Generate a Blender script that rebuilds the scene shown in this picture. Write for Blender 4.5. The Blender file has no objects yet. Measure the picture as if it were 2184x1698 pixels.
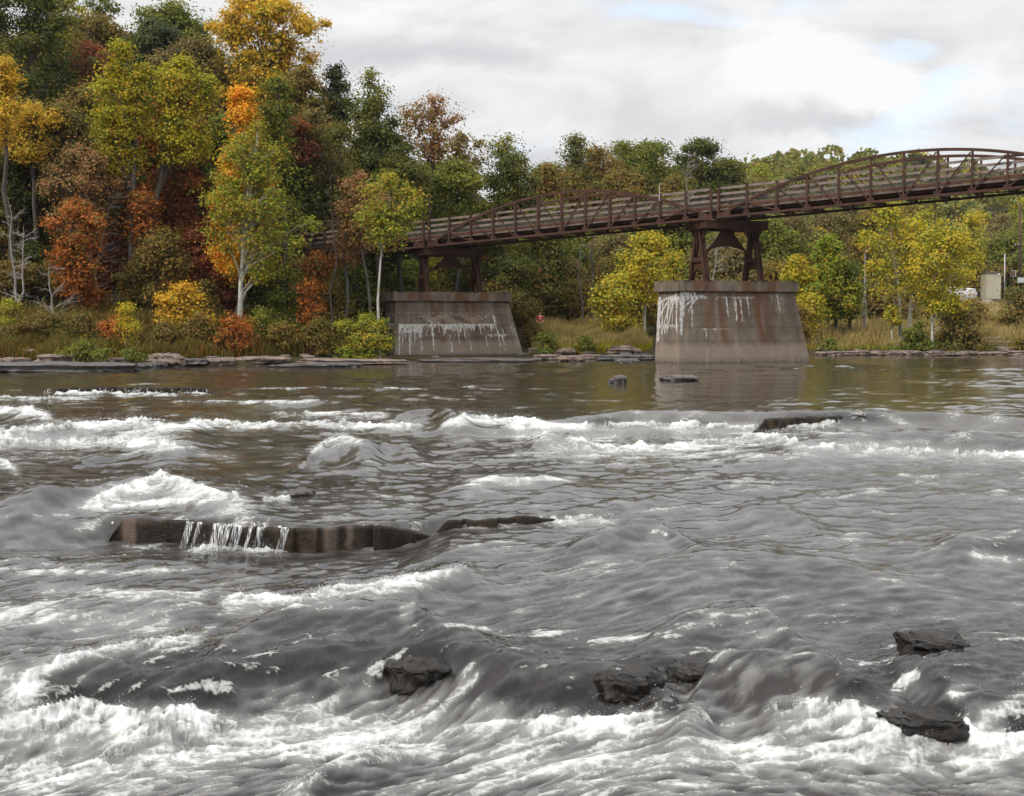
import bpy, bmesh, math, random
import numpy as np
from mathutils import Vector
rng = np.random.default_rng(7)
random.seed(7)
S = bpy.context.scene
COL = S.collection
R = math.radians
# ---------------------------------------------------------------- camera model (measured on a 2184 x 1698 print of the photo)
CX, CY, FP, HZ, CH = 1092.0, 849.0, 2666.0, 671.0, 3.0
PIT = math.atan((CY-HZ)/FP)
cp, sp = math.cos(PIT), math.sin(PIT)
def ray(x, y):
    a = (x-CX)/FP; b = (CY-y)/FP
    return a, cp+b*sp, -sp+b*cp
def at(x, y, Y):                       # world point seen at (x, y) standing Y metres away
    a, dy, dz = ray(x, y); t = Y/dy
    return Vector((a*t, Y, CH+dz*t))
def on(x, y, z=0.0):                   # world point seen at (x, y) at height z
    a, dy, dz = ray(x, y); t = (z-CH)/dz
    return Vector((a*t, dy*t, z))
def proj(X, Y, Z):                     # world -> print pixel
    Zc = Z-CH; d = Y*cp-Zc*sp; u = Y*sp+Zc*cp
    return CX+FP*X/d, CY-FP*u/d
# ---------------------------------------------------------------- noise
_pr = np.random.default_rng(99); _PT = np.concatenate([_pr.permutation(1024)]*2).astype(np.int32); _GA = (_pr.uniform(0,2*np.pi,1024)).astype(np.float32); _GC, _GS = np.cos(_GA), np.sin(_GA)
def pn(x, y, s=0):                     # gradient noise, about -0.7 .. 0.7
    x0 = np.floor(x); y0 = np.floor(y); fx = (x-x0).astype(np.float32); fy = (y-y0).astype(np.float32)
    xi = (x0.astype(np.int32)+s*131) & 1023; yi = (y0.astype(np.int32)+s*57) & 1023; x1 = (xi+1) & 1023; y1 = (yi+1) & 1023
    u = fx*fx*fx*(fx*(fx*6-15)+10); v = fy*fy*fy*(fy*(fy*6-15)+10)
    def g(a, b, dx, dy):
        k = _PT[_PT[a]+b]; return _GC[k]*dx+_GS[k]*dy
    a0 = g(xi,yi,fx,fy); a1 = g(x1,yi,fx-1,fy); b0 = g(xi,y1,fx,fy-1); b1 = g(x1,y1,fx-1,fy-1)
    a0 = a0+(a1-a0)*u; b0 = b0+(b1-b0)*u
    return a0+(b0-a0)*v
def fbm(x, y, o=4, s=0, gain=0.5, lac=2.03):
    r = 0; a = 1.0
    for i in range(o):
        r = r+a*pn(x, y, s+i*17); x = x*lac+3.1; y = y*lac+7.7; a *= gain
    return r
def n3(p, s=0):                        # cheap 3-D noise from three planes
    return (pn(p[:,0]+p[:,2]*.37, p[:,1]-p[:,2]*.71, s)+pn(p[:,1]+p[:,0]*.41, p[:,2]+p[:,0]*.53, s+5)+pn(p[:,2]-p[:,1]*.33, p[:,0]+p[:,1]*.61, s+9))/1.6
def sst(a, b, x):
    t = np.clip((x-a)/(b-a), 0, 1); return t*t*(3-2*t)
# ---------------------------------------------------------------- meshes
def fast(name, V, F, mat=None, parent=None, org=(0,0,0), smooth=False, attrs=None):
    V = np.asarray(V, dtype=np.float32)-np.asarray(org, dtype=np.float32)
    F = np.asarray(F, dtype=np.int32); k = F.shape[1]
    me = bpy.data.meshes.new(name)
    me.vertices.add(len(V)); me.vertices.foreach_set('co', V.ravel())
    me.loops.add(F.size); me.loops.foreach_set('vertex_index', F.ravel())
    me.polygons.add(len(F)); me.polygons.foreach_set('loop_start', np.arange(0, F.size, k, dtype=np.int32))
    if attrs:
        for n, v in attrs.items():
            at_ = me.attributes.new(n, 'FLOAT', 'POINT'); at_.data.foreach_set('value', np.asarray(v, dtype=np.float32).ravel())
    me.update(calc_edges=True)
    if smooth: me.polygons.foreach_set('use_smooth', np.ones(len(F), dtype=bool))
    if mat: me.materials.append(mat)
    o = bpy.data.objects.new(name, me); COL.objects.link(o)
    if parent: o.parent = parent
    return o
class MB:                              # collects simple solids, builds ONE mesh
    def __init__(s): s.v = []; s.f = []
    def add(s, V, F):
        b = len(s.v); s.v += [tuple(p) for p in V]; s.f += [tuple(i+b for i in f) for f in F]
    def hexa(s, P): s.add(P, [(0,3,2,1),(4,5,6,7),(0,1,5,4),(1,2,6,5),(2,3,7,6),(3,0,4,7)])
    def bar(s, p, q, w, h, up=(0,0,1)):
        p = Vector(p); q = Vector(q); d = (q-p).normalized(); u = Vector(up); r = d.cross(u)
        if r.length < 1e-4: r = d.cross(Vector((1,0,0)))
        r.normalize(); u = r.cross(d); r = r*(w/2); u = u*(h/2)
        s.hexa([p-r-u, p+r-u, p+r+u, p-r+u, q-r-u, q+r-u, q+r+u, q-r+u])
    def box(s, c, ax, ay, hx, hy, z0, z1):
        c = Vector((c[0], c[1], 0)); ax = Vector((*ax[:2],0))*hx; ay = Vector((*ay[:2],0))*hy
        P = [c-ax-ay, c+ax-ay, c+ax+ay, c-ax+ay]
        s.hexa([p+Vector((0,0,z0)) for p in P]+[p+Vector((0,0,z1)) for p in P])
    def tube(s, pts, rad, n=6, cap=True):
        pts = [Vector(p) for p in pts]; V = []; F = []
        for i, p in enumerate(pts):
            d = (pts[min(i+1, len(pts)-1)]-pts[max(i-1, 0)]).normalized()
            a = d.cross(Vector((0.13,0.97,0.21)));  a = a if a.length > .05 else d.cross(Vector((1,0,0)))
            a.normalize(); b = d.cross(a); r = rad[i] if hasattr(rad, '__len__') else rad
            for k in range(n):
                t = k*2*math.pi/n; V.append(p+a*(r*math.cos(t))+b*(r*math.sin(t)))
        for i in range(len(pts)-1):
            for k in range(n): F.append((i*n+k, i*n+(k+1)%n, (i+1)*n+(k+1)%n, (i+1)*n+k))
        if cap: F.append(tuple(range(n))[::-1]); F.append(tuple((len(pts)-1)*n+k for k in range(n)))
        s.add(V, F)
    def prism(s, poly, ext):           # planar polygon (3-D points) extruded along ext
        e = Vector(ext); n = len(poly); V = [Vector(p) for p in poly]; V += [p+e for p in V]
        F = [tuple(range(n))[::-1], tuple(range(n, 2*n))]+[(i, (i+1)%n, (i+1)%n+n, i+n) for i in range(n)]
        s.add(V, F)
    def build(s, name, mat, parent=None, org=(0,0,0), smooth=False, bevel=0):
        me = bpy.data.meshes.new(name); o_ = Vector(org)
        me.from_pydata([Vector(p)-o_ for p in s.v], [], s.f); me.update()
        bm = bmesh.new(); bm.from_mesh(me); bmesh.ops.recalc_face_normals(bm, faces=bm.faces)
        if bevel: bmesh.ops.bevel(bm, geom=bm.edges[:], offset=bevel, segments=1, affect='EDGES')
        bm.to_mesh(me); bm.free()
        if smooth: me.polygons.foreach_set('use_smooth', np.ones(len(me.polygons), dtype=bool))
        me.materials.append(mat)
        o = bpy.data.objects.new(name, me); COL.objects.link(o)
        if parent: o.parent = parent
        return o
class TB:                              # many tapering tubes, numpy-built into ONE mesh
    def __init__(s): s.V = []; s.F = []; s.n = 0
    def tube(s, pts, rad, n=5):
        P = np.array([tuple(p) for p in pts], float); k = len(P); d = np.empty_like(P); d[1:-1] = P[2:]-P[:-2]; d[0] = P[1]-P[0]; d[-1] = P[-1]-P[-2]
        d /= np.linalg.norm(d,axis=1)[:,None]+1e-9; u = np.cross(d, (.13,.97,.21)); u /= np.linalg.norm(u,axis=1)[:,None]+1e-6; v = np.cross(d, u)
        t = np.arange(n)*2*np.pi/n; r = np.broadcast_to(np.asarray(rad,float),(k,))[:,None,None]
        s.V.append((P[:,None,:]+(u[:,None,:]*np.cos(t)[None,:,None]+v[:,None,:]*np.sin(t)[None,:,None])*r).reshape(-1,3))
        i = np.arange(k-1)[:,None]*n; j = np.arange(n)[None,:]; j2 = (np.arange(n)+1)[None,:]%n
        s.F.append(np.stack([i+j,i+j2,i+n+j2,i+n+j],-1).reshape(-1,4)+s.n); s.n += k*n
    def build(s, name, mat, parent, org, smooth=True): return fast(name, np.concatenate(s.V), np.concatenate(s.F), mat, parent, org, smooth)
def tag(o, label=None, cat=None, group=None, kind=None):
    if label: o['label'] = label
    if cat: o['category'] = cat
    if group: o['group'] = group
    if kind: o['kind'] = kind
    return o
def empty(name, loc, label, cat, group=None):
    o = bpy.data.objects.new(name, None); COL.objects.link(o); o.location = loc; o.empty_display_size = .2
    return tag(o, label, cat, group)
# ---------------------------------------------------------------- materials
class NT:
    def __init__(s, name):
        s.m = bpy.data.materials.new(name); s.m.use_nodes = True; s.t = s.m.node_tree; s.t.nodes.clear()
        s.out = s.n('ShaderNodeOutputMaterial')
    def n(s, typ, **k):
        nd = s.t.nodes.new(typ)
        for a, b in k.items(): setattr(nd, a, b)
        return nd
    def l(s, a, b): s.t.links.new(a, b)
    def val(s, nd, i, v):
        if isinstance(v, bpy.types.NodeSocket): s.l(v, nd.inputs[i])
        elif v is not None: nd.inputs[i].default_value = v
    def math(s, op, a, b=None, c=None, clamp=False):
        nd = s.n('ShaderNodeMath', operation=op, use_clamp=clamp)
        for i, v in enumerate((a, b, c)): s.val(nd, i, v)
        return nd.outputs[0]
    def mix(s, f, a, b):
        nd = s.n('ShaderNodeMix', data_type='RGBA')
        s.val(nd, 0, f); s.val(nd, 6, a); s.val(nd, 7, b); return nd.outputs[2]
    def noise(s, vec, scale, det=4, rough=.55, dist=0):
        nd = s.n('ShaderNodeTexNoise'); s.val(nd, 'Vector', vec); s.val(nd, 'Scale', scale); s.val(nd, 'Detail', det); s.val(nd, 'Roughness', rough); s.val(nd, 'Distortion', dist)
        return nd.outputs[0]
    def ramp(s, f, stops, interp='LINEAR'):
        nd = s.n('ShaderNodeValToRGB'); r = nd.color_ramp; r.interpolation = interp
        while len(r.elements) < len(stops): r.elements.new(.5)
        for e, (p, c) in zip(r.elements, stops): e.position = p; e.color = (*c, 1) if len(c) == 3 else c
        s.val(nd, 0, f); return nd.outputs[0]
    def attr(s, name): return s.n('ShaderNodeAttribute', attribute_name=name).outputs['Fac']
    def pos(s): return s.n('ShaderNodeNewGeometry').outputs['Position']
    def scaled(s, v, sc):
        nd = s.n('ShaderNodeMapping'); s.val(nd, 0, v); nd.inputs['Scale'].default_value = sc; return nd.outputs[0]
    def bump(s, h, st=.3, d=.05, normal=None):
        nd = s.n('ShaderNodeBump'); s.val(nd, 'Height', h); nd.inputs['Strength'].default_value = st; nd.inputs['Distance'].default_value = d
        if normal: s.l(normal, nd.inputs['Normal'])
        return nd.outputs[0]
    def pbsdf(s, col, rough=.8, spec=.3, normal=None, metal=0, ior=1.5):
        nd = s.n('ShaderNodeBsdfPrincipled'); s.val(nd, 'Base Color', col); s.val(nd, 'Roughness', rough); s.val(nd, 'Specular IOR Level', spec)
        s.val(nd, 'Metallic', metal); s.val(nd, 'IOR', ior)
        if normal: s.l(normal, nd.inputs['Normal'])
        return nd.outputs[0]
    def done(s, sh): s.l(sh, s.out.inputs['Surface']); return s.m
def c4(c): return (c[0], c[1], c[2], 1)
def m_plain(name, a, b, scale=3, rough=.85, bump=.2, spec=.3, stretch=(1,1,1)):
    t = NT(name); p = t.scaled(t.pos(), stretch); f = t.noise(p, scale, 6, .65)
    col = t.ramp(f, [(.3, a), (.7, b)])
    return t.done(t.pbsdf(col, rough, spec, t.bump(t.noise(p, scale*3, 5, .7), bump, .05)))
def m_leaf(name, cols, acc=None):
    t = NT(name); g = t.n('ShaderNodeNewGeometry')
    f = t.noise(g.outputs['Position'], .55, 3, .6)
    f = t.math('MULTIPLY_ADD', f, 1.5, -.25)
    f = t.math('MULTIPLY_ADD', g.outputs['Random Per Island'], .42, t.math('MULTIPLY', f, .58))
    k = len(cols); col = t.ramp(f, [(.12+.76*i/(k-1), c) for i, c in enumerate(cols)])
    if acc:                            # a share of leaves has already turned, more so in some parts of the crown
        pt = t.noise(g.outputs['Position'], .32, 2, .5); r2 = t.math('FRACT', t.math('MULTIPLY', g.outputs['Random Per Island'], 37.3))
        col = t.mix(t.math('GREATER_THAN', r2, t.math('MULTIPLY_ADD', pt, -1.5, 1.55)), col, c4(acc))
    d = t.n('ShaderNodeBsdfDiffuse'); t.l(col, d.inputs[0])
    tr = t.n('ShaderNodeBsdfTranslucent'); t.l(col, tr.inputs[0])
    gl = t.n('ShaderNodeBsdfGlossy'); gl.inputs[0].default_value = (1,1,1,1); gl.inputs[1].default_value = .45
    m1 = t.n('ShaderNodeMixShader'); m1.inputs[0].default_value = .34; t.l(d.outputs[0], m1.inputs[1]); t.l(tr.outputs[0], m1.inputs[2])
    m2 = t.n('ShaderNodeMixShader'); m2.inputs[0].default_value = .010; t.l(m1.outputs[0], m2.inputs[1]); t.l(gl.outputs[0], m2.inputs[2])
    return t.done(m2.outputs[0])
PAL = {
 'dark':   [(0.038,0.049,0.011),(0.067,0.081,0.015),(0.102,0.116,0.019),(0.160,0.145,0.022)],
 'blue':   [(0.038,0.055,0.024),(0.064,0.084,0.032),(0.096,0.116,0.038)],
 'green':  [(0.058,0.084,0.014),(0.102,0.131,0.019),(0.152,0.181,0.024),(0.246,0.232,0.030)],
 'fresh':  [(0.116,0.174,0.016),(0.189,0.261,0.024),(0.290,0.319,0.027),(0.464,0.377,0.027)],
 'olive':  [(0.080,0.072,0.016),(0.138,0.116,0.022),(0.203,0.160,0.027),(0.275,0.181,0.030)],
 'ygreen': [(0.130,0.170,0.013),(0.270,0.280,0.017),(0.400,0.360,0.020),(0.560,0.400,0.024)],
 'yellow': [(0.319,0.217,0.016),(0.551,0.334,0.019),(0.725,0.420,0.022),(0.609,0.290,0.016)],
 'gold': [(0.330,0.190,0.016),(0.540,0.320,0.026),(0.680,0.420,0.035),(0.480,0.220,0.016)],
 'orange': [(0.580,0.160,0.014),(0.800,0.304,0.016),(0.800,0.478,0.027),(0.797,0.217,0.014)],
 'rust':   [(0.160,0.058,0.016),(0.290,0.099,0.020),(0.464,0.138,0.022),(0.348,0.174,0.027)],
 'red':    [(0.189,0.051,0.030),(0.319,0.087,0.046),(0.406,0.123,0.057),(0.232,0.109,0.034)],
 'maroon': [(0.080,0.020,0.012),(0.160,0.035,0.016),(0.232,0.061,0.020),(0.145,0.065,0.019)],
 'pink':   [(0.203,0.102,0.041),(0.304,0.152,0.061),(0.377,0.196,0.068),(0.232,0.160,0.041)],
 'brown':  [(0.109,0.084,0.035),(0.174,0.133,0.049),(0.232,0.174,0.061),(0.174,0.145,0.041)],
 'syc': [(0.170,0.180,0.018),(0.380,0.340,0.026),(0.580,0.430,0.030),(0.480,0.220,0.022)],
 'sycg':   [(0.080,0.123,0.016),(0.174,0.217,0.022),(0.290,0.304,0.027),(0.522,0.348,0.027)],
 'hill':   [(0.087,0.123,0.030),(0.145,0.181,0.041),(0.232,0.217,0.047),(0.377,0.261,0.047)],
 'straw': [(0.220,0.170,0.060),(0.340,0.260,0.095),(0.440,0.330,0.120),(0.220,0.210,0.060)],
 'thick':  [(0.087,0.070,0.019),(0.152,0.109,0.024),(0.217,0.128,0.027),(0.145,0.145,0.027)],
}
ACC = {'dark':(.16,.15,.02),'blue':(.12,.13,.03),'green':(.26,.22,.025),'fresh':(.34,.20,.02),'olive':(.26,.13,.03),'ygreen':(.52,.30,.02),'gold':(.34,.32,.03),'orange':(.42,.36,.03),'rust':(.22,.17,.03),
 'red':(.20,.13,.04),'maroon':(.20,.07,.02),'pink':(.16,.15,.04),'brown':(.17,.16,.04),'syc':(.22,.26,.03),'sycg':(.42,.27,.03),'thick':(.13,.15,.03),'hill':(.30,.24,.05)}
LEAF = {k: m_leaf('leaves_'+k, v, ACC.get(k)) for k, v in PAL.items()}
M = {}
M['bark'] = m_plain('bark', (.045,.037,.03), (.11,.095,.08), 4, .9, .5, stretch=(1,1,.25))
M['greybark'] = m_plain('grey_bark', (.065,.058,.05), (.16,.145,.125), 4, .9, .4, stretch=(1,1,.3))
M['whitebark'] = m_plain('white_bark', (.20,.19,.15), (.62,.60,.54), 2.4, .8, .2, stretch=(1,1,.6))
M['dead'] = m_plain('dead_wood', (.20,.18,.16), (.38,.35,.32), 3, .9, .4)
M['rust'] = m_plain('weathering_steel', (.034,.0135,.008), (.080,.030,.016), 1.4, .75, .15, .35)
M['rustlight'] = m_plain('rust_channel', (.07,.024,.014), (.125,.042,.022), 1.4, .8, .15)
M['wood'] = m_plain('weathered_board', (.12,.090,.074), (.27,.21,.175), 2.5, .85, .3)
M['deck'] = m_plain('deck_plank', (.10,.07,.06), (.20,.15,.13), 2.5, .9, .3)
M['wire'] = m_plain('galvanised_wire', (.06,.05,.045), (.10,.09,.08), 2, .6, 0)
# ---------------------------------------------------------------- terrain
SX = np.array([-140,-60,-30,-26,-20,-16,-11,-8,-4,0,3,6,9,10.5,12,18,30,60,140.])
SY = np.array([60,62,67.5,68.5,71,74,78.5,81,83,85,84.6,84.5,87,92,93.5,94,94.3,95,97.])
def ground(X, Y):
    X = np.asarray(X, float); Y = np.asarray(Y, float)
    ys = np.interp(X, SX, SY)+.5*pn(X*.5, X*0+3.3, 4)+.35*pn(X*1.3, X*0+1.3, 5); d = Y-ys
    right = sst(-7, 9, X)
    zl = .30*sst(-.2, .9, d)+.25*np.clip(d-2, 0, 3)*.4+.20*np.clip(d-4, 0, 10)+.30*np.clip(d-14, 0, 55)
    zr = .28*sst(-.2, .9, d)+.085*np.clip(d-1, 0, 55)+.02*np.clip(d-60, 0, 200)
    up = zl*(1-right)+zr*right
    # steep embankment the low road runs on, beside the shed
    z = np.where(d > -.2, up, np.maximum(-2.2, -.55*(-d-.2)))
    pad = sst(-10.5,-9,X)*sst(3.5,1.5,X)*sst(95,91,Y)            # rock shelf the left pier stands on
    z = np.where(d > 0, z*(1-pad)+np.minimum(z,.10+.012*np.clip(d,0,9))*pad, z)
    z = z+np.where(d > 1.5, .16*fbm(X*.23, Y*.23, 3, 31)*(1-pad), .03*pn(X*1.1, Y*1.1, 8))
    return z
def g1(x, y): return float(ground(np.array([x]), np.array([y]))[0])
def ong(x, y):                         # where the sight line of a print pixel meets the bank
    a, dy, dz = ray(x, y); Ys = np.arange(60, 260, .25); t = Ys/dy
    z = CH+dz*t; g = ground(a*t, Ys); k = np.argmax(g >= z)
    if g[k] < z[k]: k = len(Ys)-1
    return Vector((a*t[k], Ys[k], float(g[k])))
def grid(xs, ys):
    n, m = len(ys), len(xs); i = np.arange(n-1)[:,None]*m+np.arange(m-1)[None,:]
    return np.stack([i, i+1, i+1+m, i+m], -1).reshape(-1, 4)
gx = np.concatenate([np.arange(-900,-100,50), np.arange(-100,-45,3), np.arange(-45,50,.45), np.arange(50,110,3), np.arange(110,950,50)])
gy = np.concatenate([np.arange(-300,50,25), np.arange(50,64,2), np.arange(64,104,.33), np.arange(104,140,1), np.arange(140,260,5), np.arange(260,1000,50)])
GX, GY = np.meshgrid(gx, gy)
t = NT('bank_soil'); p = t.pos()
f = t.noise(p, .35, 8, .7); f2 = t.noise(p, 3.5, 6, .7)
col = t.mix(f2, t.ramp(f, [(.3,(.022,.017,.010)), (.5,(.045,.033,.016)), (.7,(.04,.036,.014))]), t.ramp(f, [(.35,(.07,.052,.03)), (.65,(.035,.035,.015))]))
M['soil'] = t.done(t.pbsdf(col, .95, .1, t.bump(f2, .6, .1)))
tag(fast('ground', np.stack([GX, GY, ground(GX, GY)], -1).reshape(-1, 3), grid(gx, gy), M['soil'], smooth=True), kind='structure')
# far valley side
def hill(X, Y):
    ridge = np.interp(X, [-300,20,70,95,115,130,150,175,400], [20,38,47,47,45,43,39,34,26])
    return (ridge*sst(215, 360, Y)+3*fbm(X*.03, Y*.03, 3, 5)-6)*1.0+.12*np.clip(Y-360, 0, 80)*0
hx = np.arange(-120, 420, 5.); hy = np.arange(200, 620, 5.)
HX, HY = np.meshgrid(hx, hy); HZv = hill(HX, HY)
tag(fast('hill', np.stack([HX, HY, HZv], -1).reshape(-1, 3), grid(hx, hy), M['soil'], smooth=True), kind='structure')
# ---------------------------------------------------------------- sky, sun, camera
SUN = Vector((-.62, -.42, .72)).normalized()
el = math.asin(SUN.z); az = math.atan2(SUN.x, SUN.y)
W = bpy.data.worlds.new('World'); S.world = W; W.use_nodes = True
nt = W.node_tree; nt.nodes.clear()
class WN(NT):
    def __init__(s): s.t = nt
w = WN()
wo = w.n('ShaderNodeOutputWorld'); bg = w.n('ShaderNodeBackground'); w.l(bg.outputs[0], wo.inputs[0])
sky = w.n('ShaderNodeTexSky', sky_type='NISHITA', sun_disc=False, sun_elevation=el, sun_rotation=az, altitude=300, air_density=1, dust_density=2)
dirv = w.n('ShaderNodeTexCoord').outputs['Generated']
sep = w.n('ShaderNodeSeparateXYZ'); w.l(dirv, sep.inputs[0]); dz = sep.outputs[2]
st = w.scaled(dirv, (2.2, 2.2, 6.5))
n1 = w.noise(st, 1.5, 7, .56, .5); n2 = w.noise(w.scaled(dirv, (3,3,8)), 2.3, 6, .55, .6)
wrp = w.n('ShaderNodeTexNoise'); w.l(dirv, wrp.inputs['Vector']); wrp.inputs['Scale'].default_value = 9; wrp.inputs['Detail'].default_value = 5; wrp.inputs['Roughness'].default_value = .6
wv = w.n('ShaderNodeVectorMath', operation='MULTIPLY_ADD'); w.l(wrp.outputs['Color'], wv.inputs[0]); wv.inputs[1].default_value = (.13,.13,.075); wv.inputs[2].default_value = (-.065,-.065,-.0375)
wa = w.n('ShaderNodeVectorMath', operation='ADD'); w.l(dirv, wa.inputs[0]); w.l(wv.outputs[0], wa.inputs[1]); dirw = wa.outputs[0]
def blob(x, y, rx, ry, amp):
    a, b, c = ray(x, y); d = Vector((a, b, c)).normalized()
    mp = w.n('ShaderNodeVectorMath', operation='SUBTRACT'); w.l(dirw, mp.inputs[0]); mp.inputs[1].default_value = d
    sc = w.n('ShaderNodeVectorMath', operation='MULTIPLY'); w.l(mp.outputs[0], sc.inputs[0]); sc.inputs[1].default_value = (FP/rx, FP/rx, FP/ry)
    ln = w.n('ShaderNodeVectorMath', operation='LENGTH'); w.l(sc.outputs[0], ln.inputs[0])
    mr = w.n('ShaderNodeMapRange', interpolation_type='SMOOTHERSTEP'); w.l(ln.outputs['Value'], mr.inputs[0])
    mr.inputs[1].default_value = 0; mr.inputs[2].default_value = 1; mr.inputs[3].default_value = amp; mr.inputs[4].default_value = 0
    return mr.outputs[0]
def add(*v):
    r = v[0]
    for q in v[1:]: r = w.math('ADD', r, q)
    return r
shade = add(n2, blob(1700,140,330,150,.30), blob(1925,190,200,110,.26), blob(2120,180,180,120,.22), blob(1300,150,330,60,.10), blob(980,185,300,50,.10),
            blob(900,105,420,60,-.20), blob(1300,30,500,60,-.10), blob(1780,262,340,55,-.22), blob(1290,240,260,60,-.06), blob(1600,320,600,40,.08), blob(2000,40,300,60,-.06))
cover = add(n1, blob(1955,75,210,50,-.14), blob(2045,146,110,45,-.15), blob(1150,300,170,60,-.20), blob(850,230,150,50,-.16), blob(1420,40,140,30,-.08), blob(1600,180,420,140,.2), blob(1400,330,500,60,.05))
grey = w.ramp(shade, [(.24,(.64,.65,.675)), (.42,(.74,.745,.76)), (.56,(.86,.862,.868)), (.72,(.98,.978,.975))])
cov = w.ramp(cover, [(.30,(0,0,0)), (.46,(1,1,1))])
lift = w.math('MULTIPLY_ADD', w.math('MAXIMUM', w.math('SUBTRACT', dz, .23), 0), 2.3, 1.0)      # an overcast sky is brighter overhead
vm = w.n('ShaderNodeVectorMath', operation='SCALE'); w.l(grey, vm.inputs[0]); w.l(w.math('MULTIPLY', lift, 10.0), vm.inputs['Scale'])
bm_ = w.n('ShaderNodeVectorMath', operation='MULTIPLY_ADD'); w.l(sky.outputs[0], bm_.inputs[0]); bm_.inputs[1].default_value = (1.0,)*3; bm_.inputs[2].default_value = (5.6, 6.2, 6.7)
w.l(w.mix(cov, bm_.outputs[0], vm.outputs[0]), bg.inputs[0]); bg.inputs[1].default_value = .1
sl = bpy.data.lights.new('sun', 'SUN'); sl.energy = 2.4; sl.angle = R(12); sl.color = (1,.95,.87)
so = bpy.data.objects.new('sun', sl); COL.objects.link(so); so.rotation_euler = SUN.to_track_quat('Z', 'Y').to_euler(); so.location = (0,0,60)
cam = bpy.data.cameras.new('camera'); cam.sensor_width = 36; cam.lens = FP/2184*36; cam.clip_start = .1; cam.clip_end = 5000
co = bpy.data.objects.new('camera', cam); COL.objects.link(co); co.location = (0,0,CH); co.rotation_euler = (R(90)-PIT, 0, 0); S.camera = co
S.view_settings.view_transform = 'Standard'; S.view_settings.look = 'None'; S.view_settings.exposure = 0; S.view_settings.gamma = 1
S.view_settings.use_curve_mapping = False
S.render.engine = 'CYCLES'; S.cycles.use_denoising = True; S.cycles.max_bounces = 6; S.cycles.diffuse_bounces = 3; S.cycles.glossy_bounces = 3
S.cycles.transmission_bounces = 3; S.cycles.use_adaptive_sampling = True; S.cycles.adaptive_threshold = .02
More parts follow.
